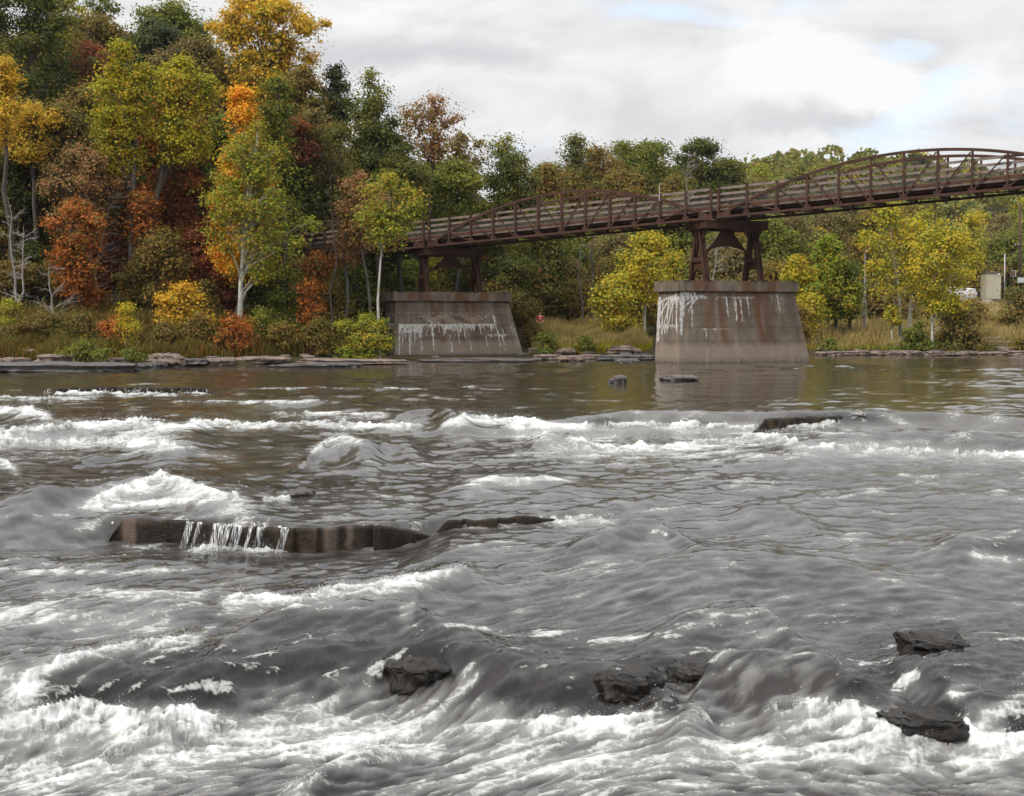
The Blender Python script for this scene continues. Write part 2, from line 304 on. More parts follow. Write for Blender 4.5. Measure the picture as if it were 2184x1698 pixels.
# ---------------------------------------------------------------- footbridge spans
BD = Vector((.879,-.477,0)); BN = Vector((.477,.879,0)); BO = Vector((12.48,78.1,8.92)); GR = .058; BW = 3.3
def bp(t, w_, z): return BO+BD*t+BN*w_+Vector((0,0,z+GR*t))
def make_span(t0, L, n, label):
    org = bp(t0+L/2, BW/2, 0)
    root = empty('bridge_span', org, label, 'bridge span', 'arched truss spans of the footbridge')
    P = L/n; up = Vector((0,0,1))
    arch = lambda u: .10+2.62*4*(u/n)*(1-u/n)
    for w_ in (0, BW):
        sg = 1 if w_ == 0 else -1
        m = MB()
        m.bar(bp(t0,w_,.07), bp(t0+L,w_,.07), .14, .14)
        k = 48; pts = [(t0+L*i/k, arch(n*i/k)) for i in range(k+1)]
        for a, b in zip(pts, pts[1:]): m.bar(bp(a[0],w_,a[1]), bp(b[0]+.02,w_,b[1]), .15, .16)
        for e in (0, 1):               # gusset plates at both ends
            q = t0+e*L; d = 1 if e == 0 else -1
            m.prism([bp(q,w_-.09,.0), bp(q+d*.85,w_-.09,.0), bp(q+d*.85,w_-.09,.52), bp(q+d*.1,w_-.09,.14)], BN*.18)
        tr = m.build('truss', M['rust'], root, org)
        for i in range(n+1):
            h = max(1.93, arch(i)-.07) if i not in (0, n) else 1.93
            m = MB(); m.bar(bp(t0+P*i+(.08 if i == 0 else -.08 if i == n else 0),w_,.14), bp(t0+P*i+(.08 if i == 0 else -.08 if i == n else 0),w_,h), .125, .14, BN)
            if 0 < i < n: m.bar(bp(t0+P*i-.2,w_,.2), bp(t0+P*i+.2,w_,.2), .03, .2)
            m.build('post', M['rust'], tr, org)
        for i in range(1, n-1):
            a, b = (i, i+1) if i < n/2 else (i+1, i)
            m = MB(); m.bar(bp(t0+P*a+(.1 if a < b else -.1),w_,arch(a)-.12), bp(t0+P*b-(.1 if a < b else -.1),w_,.2), .06, .075)
            m.build('diagonal', M['rust'], tr, org)
        wi = w_+sg*.11
        m = MB(); m.bar(bp(t0,wi,.72), bp(t0+L,wi,.72), .06, .12)
        m.bar(bp(t0,wi,.66), bp(t0+L,wi,.66), .1, .02)
        rl = m.build('railing', M['rustlight'], root, org)
        for z in (1.12, 1.48, 1.85):
            m = MB(); q = 0
            while q < n:               # boards jointed at every second post
                e = min(n, q+2); dz = random.uniform(-.012,.012)
                m.bar(bp(t0+P*q+.01,wi,z+dz), bp(t0+P*e-.01,wi,z+random.uniform(-.012,.012)), .045, .15); q = e
            m.build('rail_board', M['wood'], rl, org)
        m = MB(); s = .115; c = int(L/s); wm = wi+sg*.04
        for i in range(-5, c):
            for d in (-1, 1):
                a0 = t0+i*s; z0, z1 = .80, 1.38; dt = (z1-z0)
                p_, q_ = (a0, a0+dt) if d > 0 else (a0+dt, a0)
                if min(p_, q_) < t0 or max(p_, q_) > t0+L: continue
                m.bar(bp(p_,wm,z0), bp(q_,wm,z1), .007, .007)
        for z in (.80, .98, 1.30, 1.38): m.bar(bp(t0,wm,z), bp(t0+L,wm,z), .016, .016)
        m.build('wire_mesh', M['wire'], rl, org)
    m = MB(); q = t0
    while q < t0+L-.05:                # deck planks across, with small gaps
        m.bar(bp(q+.075,.16,.56), bp(q+.075,BW-.16,.56+random.uniform(-.004,.004)), .142, .075); q += .15
    m.build('deck', M['deck'], root, org)
    m = MB()
    for w_ in (.13, BW-.13): m.bar(bp(t0,w_,.55), bp(t0+L,w_,.55), .05, .13)
    m.build('deck_edge_board', M['deck'], root, org)
    m = MB()
    for w_ in (.5, 1.25, 2.05, 2.8): m.bar(bp(t0,w_,.42), bp(t0+L,w_,.42), .10, .17)
    m.build('stringers', M['rust'], root, org)
    for i in range(n+1):
        q = t0+min(max(P*i,.12),L-.12)
        m = MB(); m.bar(bp(q,.08,.19), bp(q,BW-.08,.19), .16, .26); m.build('floor_beam', M['rust'], root, org)
    m = MB(); 
    for i in range(0, n, 2):
        m.bar(bp(t0+P*i+.1,.1,.03), bp(t0+P*(i+2)-.1,BW-.1,.03), .06, .06)
    m.build('lateral_bracing', M['rust'], root, org)
    return root
make_span(-20.9, 20.82, 12, 'rusty arched truss span with wooden rails between the two concrete piers')
make_span(.25, 22.4, 12, 'largest rusty arched truss span rising toward the right edge above the water')
make_span(-42.1, 20.9, 12, 'rusty truss span half hidden in the trees left of the piers')
# ---------------------------------------------------------------- piers
PA = Vector((math.cos(R(20)), math.sin(R(20)), 0)); PN = Vector((-PA.y, PA.x, 0))
t = NT('pier_concrete'); p = t.pos()
f = t.noise(p, .9, 8, .7); f2 = t.noise(t.scaled(p,(3,3,.35)), 1.6, 6, .65); f3 = t.noise(p, 9, 5, .7)
col = t.ramp(f, [(.3,(.112,.084,.060)), (.5,(.180,.142,.106)), (.72,(.26,.21,.162))])
col = t.mix(t.math('MULTIPLY', t.ramp(f2, [(.45,(0,0,0)),(.75,(1,1,1))]), .5), col, (.085,.065,.055,1))
col = t.mix(t.attr('rust'), col, (.14,.058,.026,1))
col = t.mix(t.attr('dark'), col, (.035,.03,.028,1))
col = t.mix(t.attr('pale'), col, (.36,.29,.23,1))
col = t.mix(t.attr('white'), col, t.mix(f3, (.62,.60,.57,1), (.78,.76,.73,1)))
f4 = t.noise(p, 22, 6, .8)
col = t.mix(t.math('MULTIPLY', t.ramp(f4, [(.46,(0,0,0)),(.62,(1,1,1))]), .38), col, (.05,.04,.034,1))
h = t.math('MULTIPLY_ADD', t.attr('white'), .5, f3)
M['concrete'] = t.done(t.pbsdf(col, .9, .2, t.bump(h, .5, .05)))
def make_pier(corner, ztop, L, zb, label, stains):
    root = empty('bridge_pier', Vector((*corner,0)), label, 'bridge pier', 'concrete piers of the footbridge')
    C = Vector((*corner, 0)); T = 3.2
    def loc(x, y, z): return C+PA*x+PN*y+Vector((0,0,z))
    zc = ztop-.66
    def ring(z, off):                  # plan of the pier at height z: square left end, bevelled nose at the right
        k = (zc-z)/zc; bl, br, bf = .12*k, 1.12*k, .22*k
        x0, x1, y0, y1 = -bl+off, L+br-off, -bf+off, T+bf-off; q = .75
        return [(x0,y0),(x1-q,y0),(x1,y0+q*1.4),(x1,y1-q*1.4),(x1-q,y1),(x0,y1)]
    V = []; F = []; A = {k: [] for k in ('white','rust','dark','pale')}
    nz = int((ztop-zb)/.05)
    for j in range(6):
        nseg = {0: 180, 1: 24, 2: 20, 3: 24, 4: 60, 5: 64}[j]
        b0 = len(V)
        for iz in range(nz+1):
            z = zb+(zc-zb)*iz/nz; rg = ring(z, .14); a, b = rg[j], rg[(j+1)%6]
            # pour joints read as fine grooves
            for i in range(nseg+1):
                s = i/nseg; V.append(loc(a[0]+(b[0]-a[0])*s, a[1]+(b[1]-a[1])*s, z))
        n0 = len(V)-b0; i_ = np.arange(nz)[:,None]*(nseg+1)+np.arange(nseg)[None,:]+b0
        F += np.stack([i_, i_+1, i_+nseg+2, i_+nseg+1], -1).reshape(-1,4).tolist()
        zz = np.repeat(np.linspace(zb, zc, nz+1), nseg+1); ss = np.tile(np.linspace(0,1,nseg+1), nz+1)
        r = stains(j, ss, zz, zc)
        for k in A: A[k].append(r[k])
    V = np.array([tuple(v) for v in V]); at_ = {k: np.concatenate(v) for k, v in A.items()}
    V = V+(.012*n3(V*3, 3))[:,None]*np.array([PN.x*-1, PN.y*-1, 0])
    fast('shaft', V, F, M['concrete'], root, (C.x,C.y,0), False, at_)
    # cap
    V = []; F = []; A = {k: [] for k in ('white','rust','dark','pale')}
    x0,x1,y0,y1,q = -.06, L+.06, -.06, T+.06, .75
    pl = [(x0,y0),(x1-q,y0),(x1,y0+q*1.4),(x1,y1-q*1.4),(x1-q,y1),(x0,y1)]
    for j in range(6):
        a, b = pl[j], pl[(j+1)%6]; nseg = max(4, int(math.hypot(b[0]-a[0], b[1]-a[1])/.07)); b0 = len(V); nh = 12
        for iz in range(nh+1):
            z = zc+.66*iz/nh
            for i in range(nseg+1):
                s = i/nseg; V.append(loc(a[0]+(b[0]-a[0])*s, a[1]+(b[1]-a[1])*s, z))
        i_ = np.arange(nh)[:,None]*(nseg+1)+np.arange(nseg)[None,:]+b0
        F += np.stack([i_, i_+1, i_+nseg+2, i_+nseg+1], -1).reshape(-1,4).tolist()
        ss = np.tile(np.linspace(0,1,nseg+1), nh+1); zz = np.repeat(np.linspace(0,1,nh+1), nseg+1)
        X_ = ss*nseg*.07+j*31
        ru = (.75 if j == 0 else .1)*sst(.10,.40,pn(X_*.7, zz*.25, 6)+.22*(ss > .12)*(ss < .85))
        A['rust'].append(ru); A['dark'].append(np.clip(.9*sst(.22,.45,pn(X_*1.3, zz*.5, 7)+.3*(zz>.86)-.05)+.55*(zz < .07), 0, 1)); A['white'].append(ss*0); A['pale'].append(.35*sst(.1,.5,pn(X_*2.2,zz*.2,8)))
    b0 = len(V)
    V += [loc(*q_, ztop) for q_ in pl]+[loc(*q_, zc) for q_ in pl]
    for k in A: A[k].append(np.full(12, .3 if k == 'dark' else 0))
    F += [(b0,b0+1,b0+2,b0+3),(b0,b0+3,b0+4,b0+5),(b0+9,b0+8,b0+7,b0+6),(b0+11,b0+10,b0+9,b0+6)]
    fast('cap', np.array([tuple(v) for v in V]), F, M['concrete'], root, (C.x,C.y,0), False, {k: np.concatenate(v) for k, v in A.items()})
    return root
def drip(x, z, x0, zt, zb, w_, tear=False, seed=0):
    k = np.clip((zt-z)/(zt-zb), 0, 1); wob = .05*pn(z*2.1+seed*3, z*0+seed, seed)
    ww = w_*(.35+.65*np.clip((k-.3)*1.6, 0, 1)) if tear else w_*(1.05-.45*k)*(1+.7*pn(z*4, z*0+seed+.5, seed+3))
    d = np.abs(x-x0-wob)/np.maximum(ww, .008)
    return sst(1.15, .75, d)*(z < zt+.02)*sst(zb-.03, zb+.05+w_*.5, z+0*x)
def curtain(x, z, xa, xb, z0, dep, seed):
    dd = dep*(.25+.9*np.clip(.9*pn(x*3.1, x*0+seed, seed)+.30+1.0*pn(x*8.3, x*0+.4, seed+1)+.7*pn(x*19, x*0+.7, seed+2), 0, 1.5))
    return sst(xa, xa+.15, x)*sst(xb, xb-.15, x)*(z < z0)*sst(0, .12, dd-(z0-z))
def base_stain_tone(j, s, z, zc, x):
    X_ = x+j*17.0
    dark = .85*sst(.42,.20,z+.06*pn(X_*2,z*2,3))+.35*sst(.1,.5,pn(X_*.9,z*.3,11))
    for q in (1.35, 2.2, 3.0, 3.55): dark = dark+.45*sst(.035,.0,np.abs(z-q))
    dark = dark+.7*sst(.18,.0,zc-z)  # darker band close below the cap
    pale = .55*sst(.75,.35,np.abs(z-.55)+.2*pn(X_*3,z,4))+.3*sst(.1,.5,pn(X_*2.4,z*.35,13))
    rust = .55*sst(.12,.5,pn(X_*.55,z*.12,15))*sst(.3,1.6,z)
    return dark, pale, rust
def stain1(j, s, z, zc):
    x = s*(9.0 if j == 0 else 3.2 if j == 5 else 1.2); dk, pl, ru = base_stain_tone(j, s, z, zc, x)
    w_ = np.zeros_like(z)
    def zy(y): return 4.6*(1-(y-107)/(1008-107.))
    def xx(v): return (v-285)/1720*9.0
    if j == 0:
        for i, (c, a, b, ww) in enumerate([(345,545,970,27),(395,640,850,13),(490,600,975,28),(517,650,845,13),(565,555,810,11),(730,555,735,11),(760,555,645,14),(826,520,915,30),(925,520,690,11),(985,555,720,20),(1120,555,672,20),(1160,555,740,13),(1197,555,845,20),(1295,555,755,17),(1395,555,630,13),(1535,560,700,17),(1785,430,875,22),(1840,700,915,19),(1700,560,660,8),(1870,620,800,12),(640,640,660,30),(200,420,560,22)]):
            w_ = np.maximum(w_, drip(x, z, xx(c), zy(a), zy(b), ww/1720*9/2, False, i+20))
        for i, (c, a, b, ww) in enumerate([(655,705,915,22),(1075,705,945,24),(1352,705,915,17),(1595,705,868,12)]):
            w_ = np.maximum(w_, drip(x, z, xx(c), zy(a), zy(b), ww/1720*9/2, True, i+50))
        w_ = np.maximum(w_, curtain(x, z, .15, 7.9, zy(553), .42, 70)); w_ = np.maximum(w_, .9*curtain(x, z, .2, 2.3, zy(560), 1.0, 77)); w_ = np.maximum(w_, curtain(x, z, 3.6, 6.2, zy(556), .62, 78)); w_ = np.maximum(w_, curtain(x, z, .55, 1.85, zy(642), .22, 71)); w_ = np.maximum(w_, .9*curtain(x, z, 6.9, 8.7, zy(700), .26, 72))
        w_ = np.maximum(w_, .8*curtain(x, z, 0, 8.8, zy(700), .06, 73)); w_ = np.maximum(w_, .6*curtain(x, z, 0, 8, zy(398), .1, 74))
        web = sst(.075,.01,np.abs(pn(x*2.0+.5*pn(x*3,z*3,2), z*5.5, 41)))*sst(zy(575),zy(540),z)*sst(zy(385),zy(440),z)*sst(.2,1,x)*sst(8.6,7.5,x)
        web = web*sst(-.25,.2,pn(x*.8,z*.8,43)); w_ = np.maximum(w_, .62*web)
        pl = pl+.6*sst(.0,.4,pn(x*1.2,z*2.4,44)+.25)*sst(zy(580),zy(540),z)*sst(zy(390),zy(450),z)*sst(1.5,3,x)*sst(7.4,6,x)
        for cx_, zb_ in ((2.9,.3),(3.6,1.0),(4.8,.6),(6.1,2.2)): ru = ru+.55*sst(.5,.1,np.abs(x-cx_)+.2*pn(z*2,x*2,9))*(z > zb_)
    elif j in (1, 2):
        for i, (c, a, b) in enumerate(((.2,2.2,.5),(.55,2.2,.9),(.85,2.0,.7))): w_ = np.maximum(w_, drip(x, z, c, a, b, .05, False, i+80))
        w_ = np.maximum(w_, .8*curtain(x, z, 0, 1.1, zy(555), .15, 81)); w_ = np.maximum(w_, .7*curtain(x, z, 0, 1.1, zy(700), .12, 82))
    elif j == 5:
        w_ = np.maximum(w_, curtain(x, z, .1, 3.1, zy(545), .45, 83)); w_ = np.maximum(w_, .8*curtain(x, z, .1, 3.1, zy(400), .25, 84))
        w_ = np.maximum(w_, drip(x, z, 1.6, zy(450), zy(640), .12, False, 85))
    return dict(white=np.clip(w_,0,1)*np.clip(.78+1.1*pn(x*6,z*4,9)+.6*pn(x*15,z*11,10),.12,1), rust=np.clip(ru,0,1)*.8, dark=np.clip(dk,0,1), pale=np.clip(pl,0,1))
def stain2(j, s, z, zc):
    x = s*(8.8 if j == 0 else 3.2 if j == 5 else 1.2); dk, pl, ru = base_stain_tone(j, s, z, zc, x)
    w_ = np.zeros_like(z)
    def zy(y): return 5.1*(1-(y-985)/(1532-985.))            # rows of the pier enlargement
    def xx(v): return (v+149)/890*8.8
    if j == 0:
        for i, (c, a, b, ww) in enumerate([(205,1098,1228,9),(268,1093,1258,17),(310,1093,1258,12),(365,1095,1218,10),(40,1310,1365,7),(555,1078,1130,5),(606,1078,1198,9),(-128,1060,1230,34),(-90,1060,1110,30),(-50,1090,1130,12)]):
            w_ = np.maximum(w_, drip(x, z, xx(c), zy(a), zy(b), ww/890*8.8/2, False, i+120))
        w_ = np.maximum(w_, curtain(x, z, xx(-149), xx(-20), zy(1062), .42, 170)); w_ = np.maximum(w_, curtain(x, z, xx(-30), xx(70), zy(1093), .20, 171))
        w_ = np.maximum(w_, curtain(x, z, xx(120), xx(435), zy(1092), .24, 172)); w_ = np.maximum(w_, curtain(x, z, xx(590), xx(655), zy(1098), .16, 173)); w_ = np.maximum(w_, .9*curtain(x, z, xx(0), xx(200), zy(1305), .13, 174))
        w_ = np.maximum(w_, .5*curtain(x, z, xx(-149), xx(650), zy(1262), .04, 175))
        for k_ in (.04,.16,.42,1.0):
            w_ = np.maximum(w_, sst(.07,.02,np.abs(z-(4.12-k_*(1.6-x)**2+.05*pn(x*3,x*0+k_,6)))/(1+1.2*k_))*sst(3.0,3.5,z)*(x < 1.9))
        w_ = np.maximum(w_, drip(x, z, .12, 4.1, 1.7, .16, False, 190)); w_ = np.maximum(w_, drip(x, z, xx(-60), 3.9, 2.2, .05, False, 191))
        for cx_, zb_ in ((xx(160),.3),(xx(440),.9),(xx(60),1.6),(xx(300),2.0)): ru = ru+.7*sst(.55,.05,np.abs(x-cx_)+.25*pn(z*2,x*2,9))*sst(zb_,zb_+.8,z)
    elif j == 5:
        for i, (c, a, b, ww) in enumerate([(2.75,4.0,1.9,.11),(2.2,4.1,2.3,.05),(1.5,4.0,2.0,.10),(.75,4.0,1.6,.09),(.25,4.1,1.2,.26),(2.9,2.5,1.7,.05),(1.2,2.4,1.75,.08)]):
            w_ = np.maximum(w_, drip(x, z, c, a, b, ww, False, i+140))
        for k_ in (.06,.22,.6,1.5):
            w_ = np.maximum(w_, sst(.10,.03,np.abs(z-(4.12-k_*(2.75-x)**2+.05*pn(x*3,x*0+k_,5)))/(1+1.2*k_))*sst(1.4,2.2,z)*(x < 2.8)*.95)
        w_ = np.maximum(w_, curtain(x, z, 1.7, 3.2, 4.12, .6, 176)); w_ = np.maximum(w_, .8*curtain(x, z, .1, 3.1, 2.35, .3, 177))
    return dict(white=np.clip(w_,0,1)*np.clip(.78+1.1*pn(x*6,z*4,9)+.6*pn(x*15,z*11,10),.12,1), rust=np.clip(ru,0,1)*.8, dark=np.clip(dk,0,1), pale=np.clip(pl,0,1))
make_pier((-8.2,87.0), 4.6, 9.0, -.5, 'left concrete bridge pier with white streaks, beside the red shirted person', stain1)
make_pier((10.25,77.0), 5.1, 9.1, -.8, 'right concrete bridge pier standing in open water with rust and white stains', stain2)
# ---------------------------------------------------------------- steel towers on the piers
def make_tower(center, z0, z1, label):
    C = Vector((*center, 0)); root = empty('steel_tower', Vector((*center,z0)), label, 'steel tower', 'rusty steel towers on the piers')
    org = Vector((*center,z0)); P = lambda x, y, z: C+PA*x+PN*y+Vector((0,0,z)); H = z1-z0; lx = 1.95
    m = MB(); zt = z1
    for y in (-1.35, 1.35):
        m.bar(P(-2.2,y,zt-.25), P(2.2,y,zt-.25), .06, .46); m.bar(P(-2.25,y,zt-.02), P(2.25,y,zt-.02), .3, .04); m.bar(P(-2.25,y,zt-.49), P(2.25,y,zt-.49), .3, .04)
    for x in (-2.2, 2.2):
        m.bar(P(x,-1.33,zt-.25), P(x,1.33,zt-.25), .06, .45); m.bar(P(x,-1.2,zt-.022), P(x,1.2,zt-.022), .3, .04); m.bar(P(x,-1.2,zt-.488), P(x,1.2,zt-.488), .3, .04)
    for x in (-1.1, 0, 1.1): m.bar(P(x,-1.3,zt-.25), P(x,1.3,zt-.25), .1, .4)
    m.build('cap_beam', M['rust'], root, org)
    zb = z1-.52
    for sx in (-1, 1):
        m = MB(); x = sx*lx
        for sy in (-1, 1):
            a = P(x, sy*1.02, z0); b = P(x, sy*.16, zb)
            m.bar(a, b, .30, .05, PN); m.bar(a+PA*.15, b+PA*.15, .05, .24, PN); m.bar(a-PA*.15, b-PA*.15, .05, .24, PN)
            m.bar(P(x,sy*1.02-.22*sy,z0+.03), P(x,sy*1.02+.25*sy,z0+.03), .6, .05)
            # flaring bracket from the leg up to the cap beam
            pr = []
            for k in range(7):
                u = k/6; pr.append(P(x-.03, sy*(.24+.95*u**2.2+.05), z1-.52-(1-u)*1.25*min(1,H/3.6)))
            pr.append(P(x-.03, sy*.2, zb))
            m.prism(pr, PA*.06)
        zc = z0+H*.36
        m.bar(P(x,-.72,zc), P(x,.72,zc), .32, .28)
        lp = [P(x-.02, yy, zz) for yy, zz in [(-.72,zc-.1),(.72,zc-.1),(.82,z0+.42),(.62,z0+.62),(.3,z0+.78),(0,z0+.82),(-.3,z0+.78),(-.62,z0+.62),(-.82,z0+.42)]]
        m.prism(lp, PA*.04)
        # curved gussets along the pier, outward and inward
        for d in (-1, 1):
            pr = [P(x+d*.16, -.03, zb)]
            for k in range(8):
                u = k/7; pr.append(P(x+d*(.17+.30*u**2.4), -.03, zb-(1-u)*1.5*min(1,H/3.6)))
            m.prism(pr, PN*.06)
        m.build('leg', M['rust'], root, org)
    m = MB(); HL = zb-z0; zs = z0+HL*.40; za = z0+HL*.69
    e = lx-.1; n = 20; N_ = []
    lo = [(-e+2*e*i/n, zs+(za-zs)*max(0,1-((-1+2*i/n)**2))**.5) for i in range(n+1)]
    hi = []
    for i in range(n+1):
        x = -e+2*e*i/n; u = min(1, max(0, (abs(x)-.42)/(e-.42)))
        hi.append((x, zb-(zb-zs-.26)*(u**.70)))
    for i in range(n):
        (xa, la), (xb, lb) = lo[i], lo[i+1]; ha, hb = hi[i][1], hi[i+1][1]
        la = min(la, ha-.1); lb = min(lb, hb-.1)
        m.hexa([P(xa,-.04,la),P(xb,-.04,lb),P(xb,.04,lb),P(xa,.04,la),P(xa,-.04,ha),P(xb,-.04,hb),P(xb,.04,hb),P(xa,.04,ha)])
        m.bar(P(xa,0,la), P(xb,0,lb), .18, .04); m.bar(P(xa,0,ha), P(xb,0,hb), .18, .04)
    m.build('arch_brace', M['rust'], root, org)
    return root
make_tower((13.65,80.0), 5.1, 8.86, 'tall rusty steel tower with arched brace on the right pier')
make_tower((-4.45,90.0), 4.6, 7.68, 'shorter rusty steel tower with arched brace on the left pier')
q = at(1406,430,79.6); m = MB(); a = at(1406,412,79.0)
root = empty('marker_rod', a, 'thin white rod sticking up from the bridge railing', 'rod')
m.bar(a-Vector((0,0,.5)), at(1407,391,79.0), .022, .022)
t = NT('white_paint'); M['white'] = t.done(t.pbsdf((.75,.75,.73,1), .5))
m.build('rod', M['white'], root, a)
mm = MB(); mm.bar(a-Vector((.05,0,.5)), a-Vector((-.05,0,.5)), .04, .05); mm.build('clamp', M['wire'], root, a)
# ---------------------------------------------------------------- leaves and trees
def leaf_mesh(P, L, r, N=None):        # rhombic leaves of length L at the points P, faces turned toward N
    n = len(P); u = r.normal(size=(n,3))
    if N is None: u[:,2] = u[:,2]*.6-.15; v = np.cross(u, r.normal(size=(n,3)))
    else:
        N = N+r.normal(size=(n,3))*.42; v = np.cross(N, u); u = np.cross(v, N)
    u /= np.linalg.norm(u,axis=1)[:,None]+1e-9; v /= np.linalg.norm(v,axis=1)[:,None]+1e-9
    s = L*r.uniform(.6,1.25,n)[:,None]; u = u*s*.5; v = v*s*.38
    V = np.stack([P-u, P+v-u*.1, P+u, P-v-u*.1], 1).reshape(-1,3)
    return V, np.arange(4*n).reshape(-1,4)
def branch(m, a, b, r0, r1, r, sag=.12, n=4):
    a = np.array(a); b = np.array(b); L = np.linalg.norm(b-a); u = np.linspace(0,1,n+1)[:,None]
    P = a+(b-a)*u; w_ = r.normal(size=(n+1,3))*np.array([.05,.05,.03])*L; w_[:,2] += L*sag*np.sin(u[:,0]*math.pi); w_[0] = 0; w_[-1] = 0
    P = P+w_; m.tube(P, np.linspace(r0,r1,n+1), 5); return P
SHAPES = {'round': lambda u: (np.clip(4*(u+.04)*(1-u*.97),0,1))**.55, 'cone': lambda u: np.clip(1.02-u,0,1)**.8*np.clip(u*8,0,1)**.5,
          'spire': lambda u: np.clip(np.minimum(1, (1.03-u)*1.5),0,1)**.9*np.clip(u*5+.4,0,1), 'vase': lambda u: (.35+.65*np.clip(u*1.6,0,1))*np.clip((1.05-u)*4,0,1)**.5,
          'bush': lambda u: np.clip(1.03-u**2.2,0,1)**.5, 'open': lambda u: (.45+.55*np.sin(np.clip(u,0,1)*3.0))*np.clip((1.06-u)*5,0,1)}
def tree(name, x, yt, yb, w_, Y, pal, label, shape='round', dens=1.0, bark='bark', tr=None, base=None, lean=None, group=None, cat='tree', clump=1.0, seed=None, leaf=1.0, twigs=0, trunkpts=None):
    """x, yt, yb, w_: centre, top and bottom of the crown and its width in the print; Y: metres away; base: trunk foot in the print"""
    sd = int(seed if seed is not None else abs(int(x*7+yt*13+Y*101))) % 100000; r = np.random.default_rng(sd)
    top = at(x, yt, Y); bot = at(x, yb, Y)
    if base: fx = at(base, 700, Y).x
    else: fx = top.x+r.normal()*.25
    gz = g1(fx, Y); foot = Vector((fx, Y, gz-.15))
    if bot.z < gz+.1: bot.z = gz+.1
    if top.z < bot.z+.8: top.z = bot.z+.8
    Wm = w_/FP*Y/2; Hc = top.z-bot.z; H = top.z-gz
    root = empty(name, Vector((foot.x, foot.y, gz)), label, cat, group); org = root.location.copy()
    if tr is None: tr = .022*H**.9+.02
    m = TB()
    # trunk
    if trunkpts: tp = [at(px, py, Y+.0) for px, py in trunkpts]; tp[0].z = min(tp[0].z, g1(tp[0].x, Y))-.15
    else:
        k = 6; tp = []; tt = Vector((top.x, Y, gz+H*.9))
        for i in range(k+1):
            u = i/k; tp.append(foot.lerp(tt, u)+Vector((r.normal()*.02*H*(u>0), r.normal()*.02*H*(u>0), 0)))
    K = len(tp)-1
    m.tube(tp, [tr*(1-.85*(i/K)**1.1)*(1.25 if i == 0 else 1) for i in range(K+1)], 8)
    def tp_at(z):
        for a, b in zip(tp, tp[1:]):
            if a.z <= z <= b.z: return a.lerp(b, (z-a.z)/max(1e-6, b.z-a.z))
        return tp[-1].copy() if z > tp[-1].z else tp[0].copy()
    # clumps of foliage spread through the envelope
    area = w_*(yb-yt)/4.55; ncl = int(np.clip(area/150*clump, 12, 95))
    f = SHAPES[shape]; us = r.uniform(0,1,ncl*6); us = us[r.uniform(0,1,len(us)) < f(us)+.08][:ncl]; ncl = len(us)
    lob = 1+.22*np.sin(r.uniform(0,6.28)+us*9)+.12*r.normal(size=ncl)
    ang = r.uniform(0,2*np.pi,ncl); rad = Wm*f(us)*np.sqrt(r.uniform(.05,1,ncl))*r.uniform(.8,1.08,ncl)*lob
    rc = np.clip(1.0*math.sqrt(Wm*Hc/max(ncl,1))*r.uniform(.55,1.4,ncl), .2, 2.6)
    C = np.stack([bot.x+(top.x-bot.x)*us+np.cos(ang)*np.maximum(rad-rc*.45,0), Y+np.sin(ang)*np.maximum(rad-rc*.45,0)*.85, bot.z+Hc*us-rc*.25*(us > .85)], 1)
    C[0] = (top.x, Y, top.z-rc[0]*.45)
    for i in range(ncl):
        dz = .55*abs(math.hypot(C[i,0]-top.x, C[i,1]-Y))+.3*rc[i]+.04*H
        s = tp_at(max(gz+.12*H, C[i,2]-dz-r.uniform(0,.08)*H)); rr = max(.012, tr*.26*(1-.6*us[i]))
        bpts = branch(m, s, C[i], rr, .012, r)
        for k in range((1 if group else 2)+twigs):
            q = bpts[2+k % 2]; e = C[i]+r.normal(size=3)*rc[i]*.7; m.tube([q, (q+e)/2+r.normal(size=3)*.08, e], [.5*rr, .012, .006], 4)
    m.build('trunk', M[bark], root, org, True)
    if dens > 0:
        N = int(np.clip(area*2.5*dens, 150, 30000)); wgt = rc**2; ci = r.choice(ncl, N, p=wgt/wgt.sum())
        P = C[ci]+r.normal(size=(N,3))*(rc[ci]*.60)[:,None]*np.array([1,1,.62])
        ns = N//7; u2 = r.uniform(0,1,ns); a2 = r.uniform(0,6.28,ns); r2 = Wm*f(u2)*np.sqrt(r.uniform(0,1,ns))
        P[:ns] = np.stack([bot.x+(top.x-bot.x)*u2+np.cos(a2)*r2, Y+np.sin(a2)*r2*.85, bot.z+Hc*u2],1)+r.normal(size=(ns,3))*.25
        Nn = P-C[ci]; Nn[:ns] = P[:ns]-np.array([top.x,Y,bot.z+Hc*.4]); Nn /= np.linalg.norm(Nn,axis=1)[:,None]+1e-6; Nn = Nn*.75+np.array([0,-.12,.55])
        gap = n3(P*(1.5/max(.5,rc.mean()))+sd*.31, 3); kp = gap > -.06-.34*dens; P = P[kp]; Nn = Nn[kp]
        P[:,2] = np.maximum(P[:,2], gz+.06)
        V, F = leaf_mesh(P, .0023*Y*leaf, r, Nn)
        fast('crown', V, F, LEAF[pal], root, org)
    return root
